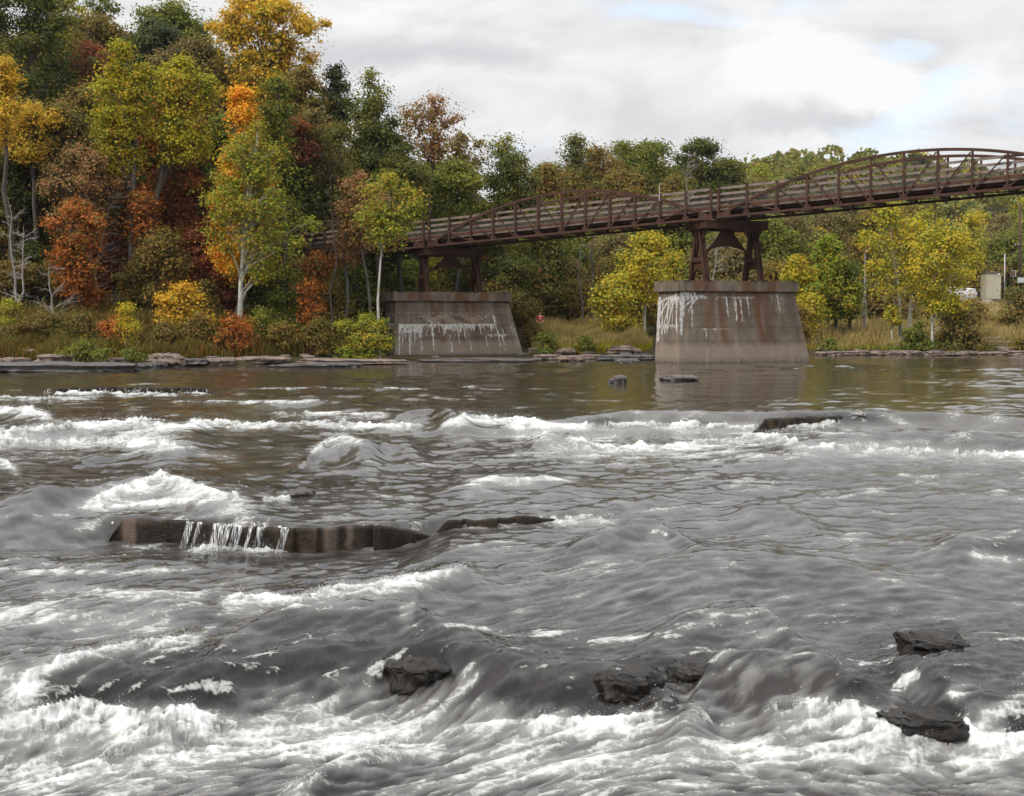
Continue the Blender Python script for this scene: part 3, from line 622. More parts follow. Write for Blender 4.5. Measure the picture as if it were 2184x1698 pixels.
def bare(name, x, yt, yb, w_, Y, label, bark='dead', n=14, base=None, lean=0, group=None, cat='bare tree', tr=.09):
    r = np.random.default_rng(int(x*3+yt)); top = at(x, yt, Y); fx = at(base, 700, Y).x if base else top.x; gz = g1(fx, Y); H = top.z-gz
    root = empty(name, Vector((fx,Y,gz)), label, cat, group); org = root.location.copy(); m = TB()
    foot = Vector((fx,Y,gz-.1)); tp = [foot.lerp(top,i/6)+Vector((r.normal()*.02*H,r.normal()*.02*H,0))*(0<i<6) for i in range(7)]
    m.tube(tp, [tr*(1-.88*i/6) for i in range(7)], 7)
    lo = max(.05, (at(x,yb,Y).z-gz)/H); W2 = w_/FP*Y/2
    for i in range(n):
        u = lo+(1-lo)*r.uniform(0,.92); k = min(5, int(u*6)); s = np.array(tp[k].lerp(tp[k+1], u*6-k)); a = r.uniform(0,6.28); L = W2*r.uniform(.4,1.1)*(1.15-u*.6)
        e = s+np.array((math.cos(a)*L, math.sin(a)*L*.8, L*r.uniform(.0,.75))); b = branch(m, s, e, tr*.4*(1-.6*u), .008, r, .1)
        for q in range(7):
            p = b[1+q % 4]; e2 = p+(e-s)/np.linalg.norm(e-s)*L*r.uniform(.15,.5)+r.normal(size=3)*L*.2; m.tube([p, (p+e2)/2+r.normal(size=3)*.04*L, e2], [.014,.010,.005], 4)
    m.build('trunk', M[bark], root, org, True)
    return root
T = tree
# -- left bank, back row
T('tree', 60,-60,330,250,101,'dark','big dark green tree filling the top left corner', dens=1.15)
T('tree', 145,-10,110,100,117,'syc','thin yellowing tree against the sky at the top left corner','open',dens=.6)
T('tree', 215,-20,70,80,119,'green','sparse wispy green treetop against the sky, right of the top left corner','open',dens=.4)
T('tree', 205,38,190,140,114,'olive','dull olive treetop above the red maple at upper left')
T('maple_tree', 190,95,285,105,104,'red','dusky red maple crown high in the forest at upper left',dens=.9)
T('tree', 330,46,235,150,112,'blue','dark bluish green crown high in the forest, left of the golden tree',dens=1.2)
T('tree', 368,4,140,205,121,'green','light green treetop on the skyline just left of the golden tree','open',dens=.8)
T('tree', 405,88,330,180,108,'brown','brownish fading crown between the dark green tree and the golden tree')
T('tulip_tree', 568,-14,255,250,110,'gold','tall golden yellow tree reaching the top of the photo against the sky',dens=1.0,shape='round',leaf=1.1)
T('tree', 650,150,330,130,105,'olive','dull green tree on the right flank of the golden tree',dens=1.1)
T('tree', 588,165,340,105,86,'green','green crown right of the orange spire, below the golden tree','open',dens=.9)
T('maple_tree', 632,255,350,90,98,'maroon','dark red maple showing between green crowns right of the orange spire',dens=.8)
T('tree', 718,140,300,86,112,'blue','dark green treetop on the skyline right of the golden tree')
T('locust_tree', 790,150,260,92,109,'green','airy flat topped tree against the sky right of the golden tree','vase',dens=.42,clump=.7)
T('tree', 668,240,420,120,100,'brown','brown tinged crown under the skyline, above the left end of the bridge')
T('oak_tree', 800,212,420,175,97,'dark','broad dark green oak on the slope above the left pier',dens=1.2)
T('tree', 925,208,345,155,104,'pink','thin brownish tree with open branches against the sky above the left pier','vase',dens=.45,clump=.8)
T('oak_tree', 862,310,478,120,93.5,'dark','dark green oak directly above the left tower',dens=1.15)
T('tree', 985,285,410,125,101,'olive','thin olive treetop on the skyline, right of the brownish open tree','open',dens=.55)
T('tree', 975,345,480,140,97,'green','green leafy crown behind the left end of the middle span',dens=1.1)
T('locust_tree', 1082,290,360,96,105,'green','feathery treetop against the sky above the middle span','vase',dens=.4,clump=.7)
T('tree', 1092,332,470,125,101,'dark','rounded green tree behind the middle span near the sky gap',dens=1.1)
T('tree', 1168,352,450,90,112,'olive','pale olive treetop beside the gap of sky above the middle span','open',dens=.8)
T('tree', 640,265,500,150,99,'dark','deep green tree behind the left end of the bridge',dens=1.1)
# -- left bank, front and middle rows
T('tree', 8,125,310,85,86,'gold','orange yellow branches reaching in from the left edge of the photo',dens=.8)
T('tree', 62,222,345,130,90,'gold','amber crown at the left edge below the dark green tree',dens=.75)
T('tree', 135,232,372,195,92,'olive','olive and orange crown low in the forest at left',dens=.9)
T('tree', 14,300,520,120,91,'dark','dark shaded green tree at the left edge behind the dead branches',dens=1.0)
T('poplar_tree', 258,92,372,140,88,'ygreen','tall yellow green poplar at left with a long bare grey trunk','open',dens=.85,bark='greybark',base=280,trunkpts=[(281,560),(280,515),(281,440),(285,380),(288,300),(286,200),(280,120)],tr=.24)
T('poplar_tree', 388,125,352,165,89,'ygreen','yellow green poplar with a leaning forked trunk, left of the orange spire','open',dens=.85,bark='greybark',trunkpts=[(318,520),(325,460),(338,400),(352,340),(372,260),(384,180)],tr=.24)
T('maple_tree', 178,310,540,175,87,'pink','pinkish brown half bare maple at left above the bank','vase',dens=.62,bark='greybark',twigs=2,base=190)
T('maple_tree', 160,428,640,125,82.5,'rust','orange red maple at left near the water','open',dens=.85,base=162,twigs=1)
T('tulip_tree', 517,190,600,145,84.0,'orange','slender bright orange spire shaped tree behind the white birch','spire',dens=1.0,base=500)
T('birch_tree', 548,262,600,200,81.8,'sycg','tall green birch with a white trunk standing before the orange spire','open',dens=.5,bark='whitebark',clump=.8,trunkpts=[(510,672),(514,600),(520,520),(526,430),(538,360),(548,310),(553,275)],tr=.17)
T('maple_tree', 470,540,690,135,87,'maroon','dark wine red maple low under the birch trunk',dens=1.0)
T('maple_tree', 405,375,540,125,92,'maroon','shaded dark red maple between the poplar trunks and the birch',dens=.85)
T('tree', 350,488,655,125,84.5,'olive','small olive tree low at left between the red maple and the birch',dens=.85)
T('tree', 300,410,520,90,87.5,'rust','rust orange vine covered tree around the poplar trunk',dens=.7)
T('spicebush', 392,610,690,118,80.5,'gold','golden yellow bush at the forest edge left of the birch trunk','bush',dens=.9,cat='bush')
T('maple_tree', 770,368,520,110,84.5,'pink','pinkish brown young tree in front of the bridge, left of the white sycamore','open',dens=.6,bark='greybark',base=788,twigs=2,trunkpts=[(796,690),(788,640),(783,590),(772,540),(765,470),(770,400)],tr=.12)
T('maple_tree', 735,430,570,80,85.5,'pink','thin rust brown sapling crossing the left end of the bridge','open',dens=.45,bark='greybark')
T('sycamore_tree', 828,372,532,150,81.5,'sycg','young yellow green sycamore with a thin white trunk beside the left pier','open',dens=.62,bark='whitebark',clump=.8,trunkpts=[(809,712),(806,640),(810,580),(815,520),(826,470),(832,420)],tr=.10)
T('maple_tree', 676,540,650,72,86,'rust','rusty orange small tree under the left end of the bridge',dens=.8)
T('tree', 612,575,725,90,84,'green','leafy green sapling right of the birch trunk under the bridge end','open',dens=.7)
T('tree', 740,560,690,95,89,'dark','shaded dark green sapling under the left span',dens=.9)
T('tree', 580,420,600,120,90,'dark','dark green crown behind the birch, left of the bridge end',dens=1.0)
T('tree', 660,600,725,70,82.5,'rust','small red and green sapling near the left pier','open',dens=.6)
bare('dead_tree', 50,480,700,95,80.5,'dead grey tree with many bare twigs at the left edge',n=22,base=42)
bare('dead_tree', 105,560,690,90,79.5,'short dead sapling left of the red maple, arching over the bank',n=12,base=112)
bare('dead_tree', 16,420,640,70,83,'taller thin dead trunk nearest the left edge',n=9,base=38)
bare('sapling', 705,375,500,40,83.5,'tall thin bare trunk crossing the left end of the bridge','greybark',n=7,tr=.07)
bare('dead_tree', 230,400,620,110,85.5,'bare twiggy tree behind the orange red maple','greybark',n=18,base=205)
# -- dark grove behind the left pier and the middle span
T('oak_tree', 1068,500,700,130,97,'dark','dark green oak to the right of the left pier',dens=1.15)
T('oak_tree', 1155,500,690,120,101,'dark','shaded oak behind the person in red',dens=1.1)
T('tree', 935,550,690,90,100,'syc','yellow olive sapling seen through the arch of the left tower',dens=.8)
T('tree', 1010,430,600,120,103,'dark','dark tree behind the right leg of the left tower',dens=1.1)
T('tree', 1180,430,560,120,108,'green','green tree just under the middle span, left of its centre',dens=1.0)
T('tree', 1215,560,700,110,107,'olive','brownish olive understory tree behind the tall grass','open',dens=.8)
bare('tall_tree', 1266,455,620,70,104,'pair of pale bare trunks under the middle of the bridge','greybark',n=10,tr=.16,cat='bare tree')
bare('tall_tree', 1240,470,600,50,101,'slim bare grey trunk left of the pale pair under the bridge','greybark',n=8,tr=.1)
T('sycamore_tree', 1378,490,640,130,99,'syc','yellow orange sycamore just left of the right pier',dens=.85,bark='whitebark',shape='open')
T('sycamore_tree', 1312,590,705,125,96.5,'syc','low spreading golden sycamore between the two piers',dens=.9,bark='greybark',shape='open',base=1352)
T('tree', 1320,500,620,130,112,'brown','fading brown tree behind the yellow sycamores','open',dens=.8)
T('tree', 1435,540,690,70,103,'ygreen','yellow green sapling partly behind the left edge of the right pier',dens=.8)
# -- grove above the middle span
T('spruce_tree', 1228,290,430,70,141,'dark','pointed dark conifer rising above the middle span','cone',dens=1.1,leaf=.9)
T('tree', 1270,316,430,130,146,'olive','olive crown right of the pointed conifer',dens=1.0,leaf=.9)
T('tree', 1325,305,430,140,152,'green','tall green crown in the middle of the grove above the bridge',dens=1.1,leaf=.9)
T('tree', 1392,306,430,150,156,'green','wide green crown in the grove, left of the round topped tree',dens=1.1,leaf=.9)
T('oak_tree', 1490,298,430,120,150,'dark','round topped green oak, tallest at the right of the grove',dens=1.1,leaf=.9)
T('oak_tree', 1548,342,440,100,150,'dark','dark green tree ending the grove at right above the tower',dens=1.15,leaf=.9)
T('tree', 1222,368,450,120,133,'olive','yellowish olive tree directly behind the left half of the middle span',dens=.9,leaf=.9)
T('tree', 1330,362,450,140,136,'olive','pale olive crown behind the top of the middle arch','open',dens=.9,leaf=.9)
bare('bare_tree', 1470,325,430,90,134,'pale leafless tree above the right end of the middle span','dead',n=16,tr=.12)
T('tree', 1440,380,450,90,138,'olive','low olive tree behind the railing left of the tall tower',dens=.9,leaf=.9)
T('tree', 1620,355,440,100,172,'fresh','bright green tree above the start of the right span',dens=1.0,leaf=.9)
T('tree', 1560,400,470,110,160,'green','green tree behind the posts over the tall tower',dens=1.0,leaf=.9)
T('tree', 1710,348,470,80,178,'hill','soft olive treetop in front of the far hill, left of the right arch','open',dens=.8,leaf=.8)
# -- right bank, middle distance
T('locust_tree', 1690,455,590,120,148,'brown','greyish brown thinning locust grove tree right of the tall tower',dens=.95,leaf=.8,twigs=1,bark='greybark')
T('locust_tree', 1775,450,590,120,146,'brown','fading brown locust behind the vine covered tree',dens=.95,leaf=.8,twigs=1,bark='greybark')
T('locust_tree', 1860,440,585,110,147,'olive','olive locust behind the leafy topped pole',dens=.95,leaf=.8)
T('tree', 1945,440,590,120,150,'olive','olive tree behind the top of the yellow sycamores',dens=.95,leaf=.8)
T('tree', 2030,490,600,120,152,'hill','pale yellow green tree behind the yellow sycamores',dens=1.0,leaf=.8)
T('tree', 1640,480,640,80,128,'green','dark green tree right beside the right leg of the tall tower',dens=1.0,leaf=.9)
T('tree', 1560,470,640,110,120,'olive','olive undergrowth tree seen through the arch of the tall tower','open',dens=.6,leaf=.9)
bare('bare_tree', 1528,480,620,80,108,'white limbed bare tree seen through the arch of the tall tower','dead',n=15,tr=.1)
T('tree', 1660,560,680,90,112,'olive','brownish olive tree right behind the right pier',dens=.95)
T('tree', 2072,462,590,60,141,'syc','golden olive tree left of the shed',dens=.9,leaf=.85)
T('tree', 2140,460,590,110,176,'brown','muted olive brown tree behind the utility pole',dens=1.0,leaf=.8)
T('tree', 2190,425,560,90,182,'fresh','yellow green treetop at the right edge behind the utility pole',dens=1.0,leaf=.8)
T('tree', 2150,540,610,80,179,'olive','low russet olive tree behind the shed',dens=.9,leaf=.8)
# -- right bank, front
T('vine_covered_tree', 1768,505,680,105,108,'fresh','hump shaped green tree smothered in vines right of the pier','bush',dens=1.6,clump=1.5,base=1780)
T('tree', 1810,560,675,70,109,'green','darker vine mound on the right side of the hump shaped tree','bush',dens=1.3)
T('sycamore_tree', 1700,545,640,85,104,'ygreen','bright yellow green sapling at the right edge of the right pier','open',dens=.85)
T('sycamore_tree', 1728,625,700,70,101,'syc','low yellow orange sapling at the foot of the right pier','open',dens=.85)
T('dead_pole_tree', 1845,492,535,42,112,'ygreen','bare straight pole topped with a tuft of yellow leaves',dens=.75,bark='dead',tr=.14,trunkpts=[(1845,640),(1845,600),(1845,560),(1845,510)],clump=2)
T('sycamore_tree', 1893,432,625,130,100,'syc','tallest yellow sycamore on the right bank with a slim white trunk','open',dens=.36,bark='whitebark',clump=.8,trunkpts=[(1922,708),(1918,640),(1910,580),(1903,530),(1899,470),(1896,445)],tr=.14)
T('sycamore_tree', 1968,450,640,120,101.5,'syc','middle yellow sycamore with a leaning pale trunk on the right bank','open',dens=.55,bark='whitebark',trunkpts=[(1938,705),(1941,660),(1948,620),(1965,560),(1978,500)],tr=.15)
T('sycamore_tree', 2010,470,680,165,95,'syc','full golden green sycamore nearest the water on the right bank','open',dens=.62,bark='whitebark',trunkpts=[(1990,748),(1988,700),(1988,640),(1995,580),(2005,520)],tr=.11)
T('sycamore_sprout', 1905,655,695,45,99.5,'syc','small orange yellow sprout at the foot of the tallest sycamore','open',dens=.7,bark='whitebark',clump=2)
T('elder_bush', 2048,668,752,125,95.2,'thick','large dark olive bush at the water edge behind the nearest sycamore','bush',dens=1.5,cat='bush',clump=1.6)
T('elder_bush', 1960,690,750,75,96,'green','green bush left of the nearest sycamore trunk','bush',dens=1.2,cat='bush')
T('bramble_bush', 2172,616,680,90,112,'thick','dark bramble mound beside the dirt path at the right edge','bush',dens=1.3,cat='bush',clump=1.5)
T('bramble_bush', 2070,640,690,90,118,'olive','brown bramble mound below the shed left of the path','bush',dens=1.0,cat='bush')
T('bramble_bush', 1890,620,690,110,119,'thick','dusky bramble bank behind the sycamore trunks','bush',dens=1.0,cat='bush')
T('bramble_bush', 1990,610,690,120,122,'brown','brown bramble bank behind the nearest sycamore','bush',dens=1.0,cat='bush')
T('bramble_bush', 2180,725,752,40,95.4,'olive','small olive bush at the right edge by the water','bush',dens=1.2,cat='bush')
# -- bank bushes on the left and centre
B = [(20,640,690,70,77,'sycg','yellow green sapling at the left edge above the rocks'),(12,700,765,60,73,'thick','brown green bush touching the left edge above the rocks'),
     (190,728,775,130,70.2,'green','bright green bush on the rocks behind the long flat rock'),(285,745,775,70,70.8,'green','small green bush right of the bright green bush on the rocks'),
     (270,648,735,45,72.5,'ygreen','spindly yellow green sapling on the bank left of the golden bush'),(500,672,760,110,77.5,'rust','reddish brown bush on the bank below the birch'),
     (425,672,760,90,77,'olive','olive bush on the bank below the golden bush'),(600,690,765,90,79.3,'olive','dull olive bush on the bank right of the reddish bush'),
     (355,690,760,80,76.5,'thick','dry brown brush on the bank left of the olive bush'),(95,665,760,110,75.5,'thick','brown thicket below the dead trees at left'),
     (180,670,745,100,75.8,'thick','brown thicket below the orange red maple'),(250,680,750,90,75.5,'rust','russet thicket right of the orange red maple'),
     (682,680,762,80,80,'thick','brown brush left of the bush at the left pier'),(785,672,768,130,79.8,'sycg','large yellow red bush hiding the left corner of the left pier'),
     (742,735,768,60,79.2,'fresh','low bright green weeds on the shelf before the left pier'),(560,660,730,90,81,'green','green bush behind the reddish bush'),
     (640,650,730,80,83,'green','green bush under the left end of the bridge'),(1165,712,755,85,86,'green','low green bush below the person in red'),
     (1245,718,758,60,86.2,'green','round dark green bush between the rock slabs left of the right pier'),(1135,640,735,45,93,'thick','brown brush right of the left pier'),
     (1770,735,757,60,95,'green','low green weeds at the right foot of the right pier'),(1700,650,735,80,98,'olive','olive brush behind the right end of the right pier')]
for i, (x, yt, yb, w_, Y, pal, lab) in enumerate(B):
    T('bush', x, yt, yb, w_, Y, pal, lab, 'open' if i % 2 or w_ < 50 else 'bush', dens=1.05, clump=2.2, cat='bush', group='bushes along the river bank', tr=.04, leaf=.8)
U = [(60,520,690,120,88,'dark'),(130,560,690,110,86,'thick'),(225,500,680,110,89,'maroon'),(300,560,690,100,86.5,'olive'),(360,600,690,90,84.5,'rust'),(445,470,640,130,90,'maroon'),(440,600,690,80,83.5,'thick'),
     (560,590,690,110,85.5,'dark'),(600,500,640,120,90,'green'),(640,560,680,110,89,'thick'),(700,600,720,90,86,'olive'),(760,600,720,110,90,'dark'),(820,590,700,90,94,'dark'),(870,560,690,110,97,'green'),(20,560,690,120,85,'thick'),
     (330,420,580,130,92,'maroon'),(245,430,600,130,93,'olive'),(120,430,600,130,94,'dark'),(550,470,620,120,93,'maroon'),(400,480,640,110,91,'rust'),(190,600,700,90,84,'rust'),(-60,420,680,150,88,'olive'),(980,560,690,110,99,'dark'),(1060,600,700,110,95,'thick'),
     (1120,560,690,90,99,'dark'),(1210,600,700,110,103,'olive'),(1290,560,690,110,108,'thick'),(1400,560,690,120,107,'olive'),(1490,600,690,90,106,'thick'),(1580,600,690,110,108,'olive'),(1640,600,690,100,112,'thick'),(1870,600,690,100,121,'thick'),(1930,620,690,80,124,'olive')]
for i, (x, yt, yb, w_, Y, pal) in enumerate(U):
    nm = {'dark':'dark green','thick':'brown','maroon':'dark red','olive':'olive','rust':'rust orange','green':'green'}[pal]; sd_ = 'left' if x < 900 else 'far'
    T('understory_tree', x, yt, yb, w_, Y, pal, '%s understory shrub in the thicket under the trees on the %s bank' % (nm, sd_), 'round', dens=1.0, cat='shrub', group='%s understory shrubs on the %s bank' % (nm, sd_), tr=.05)
# -- filler rows behind, so that the forest has depth
r_ = np.random.default_rng(5); k = 0
FL = {'dark':'dark green forest tree packed among others on the shaded slope','olive':'olive brown forest tree packed among others on the shaded slope','rust':'rusty red forest tree packed among others on the shaded slope','green':'mid green forest tree packed among others on the shaded slope'}
for row, (Y, x0, x1) in enumerate(((95,-260,900),(103,-260,1180),(114,-260,1240),(126,-260,1300))):
    xs = np.arange(x0, x1, 104-row*6)
    for x in xs:
        if Y < 100 and 590 < x < 930: continue
        x = x+r_.uniform(-30,30); sky = np.interp(x, [-300,450,700,760,850,1000,1110,1180,1300], [-40,10,170,240,290,350,380,430,450])
        yt = sky+r_.uniform(30,90)+(3-row)*55; p = ['dark','green','olive','rust','green','olive'][r_.integers(0,6)]
        gzb = CY+0; T('forest_tree', x, yt, min(yt+r_.uniform(280,380), 690), r_.uniform(165,220), Y+r_.uniform(-3,3), p, FL[p], dens=.9, group='%s trees packed on the forest slope' % p, seed=900+k, leaf=1.25, clump=.7); k += 1
for row, (Y, x0, x1, y0) in enumerate(((118,1210,1650,520),(132,1200,1700,450),(158,1190,1600,352),(165,1560,2250,520))):
    for x in np.arange(x0, x1, 74):
        x = x+r_.uniform(-20,20); yt = y0+r_.uniform(-30,40); p = ['olive','brown','green'][r_.integers(0,3)]
        lab = {'olive':'olive background tree beyond the bridge towers','brown':'brownish background tree beyond the bridge towers','green':'green background tree beyond the bridge towers'}[p]
        T('forest_tree', x, yt, yt+170, r_.uniform(125,175), Y+r_.uniform(-3,3), p, lab, dens=.8, group=p+' trees beyond the bridge', seed=1500+k, leaf=1.0, clump=.7); k += 1
# -- far forested hillside: one mass
r_ = np.random.default_rng(11); VV = []; n = 0
for pal, cnt in (('hill',1150),('blue',170),('syc',90)):
    Xc = r_.uniform(5,250,cnt); Yc = r_.uniform(225,365,cnt); Zc = hill(Xc, Yc); P = []
    for a, b, c in zip(Xc, Yc, Zc):
        R_ = r_.uniform(2.4,4.4); hgt = r_.uniform(5,9); q = 150; d = r_.normal(size=(q,3)); d /= np.linalg.norm(d,axis=1)[:,None]; d[:,2] = np.abs(d[:,2])*1.1-.25
        e = d*(r_.uniform(.72,1.05,q))[:,None]; e *= (1+.25*n3(d*2.2+a, 3))[:,None]
        P.append(np.array([a,b,c+hgt*.55])+e*np.array([R_,R_,hgt*.5]))
    V, F = leaf_mesh(np.concatenate(P), 1.35, r_)
    tag(fast('far_forest', V, F, LEAF[pal]), kind='stuff')
# ---------------------------------------------------------------- grass on the banks
def blades(n, fx, pal, h0, h1, name, wd=.035):
    r = np.random.default_rng(n); X, Y = fx(r, n); Z = ground(X, Y); ok = Z > .3; X, Y, Z = X[ok], Y[ok], Z[ok]; n = len(X)
    cl = np.clip(.55+.9*fbm(X*.5, Y*.5, 3, 77), .25, 1.3); h = r.uniform(h0,h1,n)*cl; a = r.uniform(0,6.28,n); ln = r.uniform(.1,.45,n)*h; w_ = r.uniform(.6,1.2,n)*wd
    b = r.uniform(0,3.14,n); dx, dy = np.cos(b)*w_, np.sin(b)*w_
    B0 = np.stack([X-dx,Y-dy,Z-.03],1); B1 = np.stack([X+dx,Y+dy,Z-.03],1); lx, ly = np.cos(a)*ln, np.sin(a)*ln
    M0 = np.stack([X-dx*.8+lx*.35,Y-dy*.8+ly*.35,Z+h*.6],1); M1 = np.stack([X+dx*.8+lx*.35,Y+dy*.8+ly*.35,Z+h*.6],1)
    T0 = np.stack([X+lx-dx*.15,Y+ly-dy*.15,Z+h],1); T1 = np.stack([X+lx+dx*.15,Y+ly+dy*.15,Z+h],1)
    V = np.stack([B0,B1,M1,M0,T1,T0],1).reshape(-1,3); k = np.arange(n)[:,None]*6
    F = np.concatenate([k+np.array([[0,1,2,3]]), k+np.array([[3,2,4,5]])],1).reshape(-1,4)
    return tag(fast(name, V, F, LEAF[pal]), kind='stuff')
def band(xa, xb, d0, d1):
    def f(r, n):
        X = r.uniform(xa, xb, n); Y = np.interp(X, SX, SY)+d0+(d1-d0)*r.uniform(0,1,n)**1.2; return X, Y
    return f
blades(30000, band(1.5,10.5,2.6,22), 'straw', .7, 1.5, 'tall_grass')
blades(14000, band(1.5,10.5,1.8,12), 'ygreen', .4, .9, 'grass')
blades(42000, band(16,60,2.4,45), 'straw', .5, 1.15, 'tall_grass')
blades(16000, band(16,60,1.6,26), 'olive', .3, .7, 'grass')
blades(9000, band(18,60,1.2,7), 'fresh', .2, .5, 'grass')
blades(70000, band(-45,-9.5,3.8,16), 'thick', .5, 1.45, 'bank_weeds', .05)
blades(15000, band(-45,-9,4,12), 'straw', .4, .95, 'bank_weeds')
blades(26000, band(-45,-9.5,3.2,12), 'olive', .4, 1.3, 'bank_weeds', .05)
blades(15000, band(-45,-9.5,4.0,14), 'green', .3, .9, 'bank_weeds', .05)
# ---------------------------------------------------------------- rocks
t = NT('wet_sandstone'); p = t.pos(); n_ = t.noise(t.scaled(p,(1,1,3)), 1.6, 8, .68); nf = t.noise(p, 14, 5, .7)
col = t.ramp(n_, [(.3,(.06,.052,.048)), (.5,(.13,.11,.10)), (.7,(.22,.18,.155))])
sepz = t.n('ShaderNodeSeparateXYZ'); t.l(p, sepz.inputs[0])
wet = t.math('SUBTRACT', 1, t.math('MULTIPLY', t.math('SUBTRACT', sepz.outputs[2], .02), 4.5, clamp=True), clamp=True)
col = t.mix(wet, col, (.028,.026,.026,1)); col = t.mix(t.math('MULTIPLY', nf, .35), col, (.05,.04,.035,1))
rg = t.math('MULTIPLY_ADD', wet, -.5, .85)
M['rock'] = t.done(t.pbsdf(col, rg, .4, t.bump(nf, .6, .04)))
t = NT('dry_sandstone'); p = t.pos(); n_ = t.noise(t.scaled(p,(1,1,4)), 1.3, 8, .7); nf = t.noise(p, 11, 5, .7)
col = t.ramp(n_, [(.3,(.10,.075,.06)), (.5,(.22,.165,.135)), (.72,(.36,.28,.235))])
M['dryrock'] = t.done(t.pbsdf(t.mix(t.math('MULTIPLY', nf, .4), col, (.06,.045,.035,1)), .9, .2, t.bump(nf, .6, .05)))
t = NT('grey_shelf_rock'); p = t.pos(); n_ = t.noise(t.scaled(p,(.6,.6,3)), 1.3, 8, .7); nf = t.noise(p, 9, 5, .7)
col = t.ramp(n_, [(.3,(.045,.040,.038)), (.5,(.095,.085,.079)), (.72,(.16,.14,.125))])
M['greyrock'] = t.done(t.pbsdf(t.mix(t.math('MULTIPLY', nf, .3), col, (.04,.036,.035,1)), .6, .4, t.bump(nf, .6, .04)))
def rockverts(sub, e):
    bm = bmesh.new(); bmesh.ops.create_icosphere(bm, subdivisions=sub, radius=1); V = np.array([v.co[:] for v in bm.verts]); F = [[v.index for v in f.verts] for f in bm.faces]; bm.free()
    return np.sign(V)*np.abs(V)**np.array(e), np.array(F)
def rock(c, sx, sy, sz, label, mat='dryrock', seed=0, yaw=0, tilt=0, group='flat rocks along the river bank', name='rock', sub=5, amp=.30):
    V, F = rockverts(sub, (.62,.62,.42)); m = np.array([sx,sy,sz])
    P = V*m; q = P/np.array([sx,sx,sx])*2.3+seed*3.7
    nz = n3(q, seed)+.5*n3(q*2.3, seed+3)+.3*n3(q*5.1, seed+6)
    P = P*(1+amp*nz)[:,None]*np.array([1,1,1])
    P[:,2] = P[:,2]*(1+.0*nz)+.06*sz*np.round(3*n3(q*.8+9, seed+11))
    lay = np.round(P[:,2]/(.34*sz))*.34*sz; P[:,:2] *= (1+.06*np.sin(lay*40/sz*.34+seed))[:,None]
    a = math.cos(yaw), math.sin(yaw); P = np.stack([P[:,0]*a[0]-P[:,1]*a[1], P[:,0]*a[1]+P[:,1]*a[0], P[:,2]+P[:,0]*math.tan(tilt)], 1)
    o = fast(name, P+np.array(c), F, M[mat], None, (0,0,0), False); o.data.transform(__import__('mathutils').Matrix.Translation(-Vector(c))); o.location = c
    return tag(o, label, 'rock', group)
def rk(x0, x1, yt, yb, label, mat='dryrock', z=None, dep=1.2, seed=0, tilt=0, yaw=None, group='flat rocks along the river bank'):
    xm = (x0+x1)/2; b = ong(xm, yb-1) if z is None else on(xm, yb, z)
    sx = (x1-x0)/2/FP*b.y; h = (yb-yt)/FP*b.y; sz = max(.12, h*.5)
    return rock((b.x, b.y+dep*.6, b.z+h*.42), sx, dep, sz*1.12, label, mat, seed or int(x0+yt), (random.uniform(-.12,.12) if yaw is None else yaw), tilt, group)
rk(-40,264,774,794,'long smooth grey rock slab at the waterline at far left','greyrock',0,2.0,tilt=-.01,yaw=0)
rk(35,87,750,764,'tan block of rock left of the bright green bush',dep=1)
rk(-10,38,768,784,'reddish flat rock at the left edge above the long grey slab',dep=1.2)
rk(75,150,760,778,'reddish tan ledge behind the long grey slab',dep=1.2)
rk(225,274,767,780,'small brown rock at the right end of the bright green bush',dep=.8)
rk(316,372,756,772,'pale tan boulder above the tilted slab on the left bank',dep=1)
rk(337,390,763,783,'tilted pale slab at the waterline below the pale tan boulder',dep=.9,tilt=-.14)
rk(436,498,767,782,'squarish rock with pale top at the waterline below the reddish bush',dep=1)
rk(380,440,770,781,'low grey flat rock left of the squarish rock','greyrock',dep=1.2)
rk(290,345,774,786,'low dark rock right of the long grey slab','greyrock',0.0,1)
rk(585,760,776,785,'low dark rock shelf sloping into the water before the left pier','greyrock',-.05,1.8,yaw=.06,tilt=.012)
rk(640,868,767,776,'layered rock ledge at the left foot of the left pier','dryrock',0.05,1.6,yaw=-.05,tilt=-.01)
rk(500,610,766,779,'pale brown flat rock strip right of the squarish rock','dryrock',None,1.4,yaw=0)
rk(900,1150,767,772,'thin dark shelf along the front of the left pier','greyrock',0,1.6,yaw=.05)
rk(1128,1150,744,757,'brown rock at the right foot of the left pier',dep=.8)
rk(1186,1226,745,758,'wedge shaped tan rock below the person in red',dep=.9,tilt=.05)
rk(1262,1354,737,752,'layered pinkish slab beside the round dark green bush',dep=1.2,tilt=-.03)
rk(1290,1345,745,756,'broken lower slab under the layered pinkish slab',dep=1)
rk(1350,1368,746,757,'small pale block right of the layered pinkish slab',dep=.6)
rk(1190,1245,760,771,'low tan and grey rock at the waterline between the piers','dryrock',0,1.2)
rk(1278,1395,758,769,'long low grey ledge at the waterline left of the right pier','greyrock',0,1.2,yaw=0)
rk(1140,1195,757,768,'low brown rocks at the waterline right of the left pier','dryrock',0,1)
rk(1235,1285,757,766,'small brown ledge at the waterline between the two grey ledges','dryrock',0,1)
rk(1316,1364,767,775,'flat dark rock awash just left of the right pier','greyrock',0,.9,group='dark rocks standing in the river')
for i in range(16):
    a = 1742+i*29+random.uniform(-6,6); b = a+random.uniform(26,48); nm = ('right of the right pier' if a < 1850 else 'below the sycamores' if a < 2010 else 'below the large dark bush' if a < 2110 else 'at the right edge')
    rk(a, b, 749+random.uniform(-2,2), 758, 'low tan ledge stone in the row at the waterline '+nm, 'dryrock', 0, random.uniform(.5,1.0), seed=60+i, group='ledge stones '+nm)
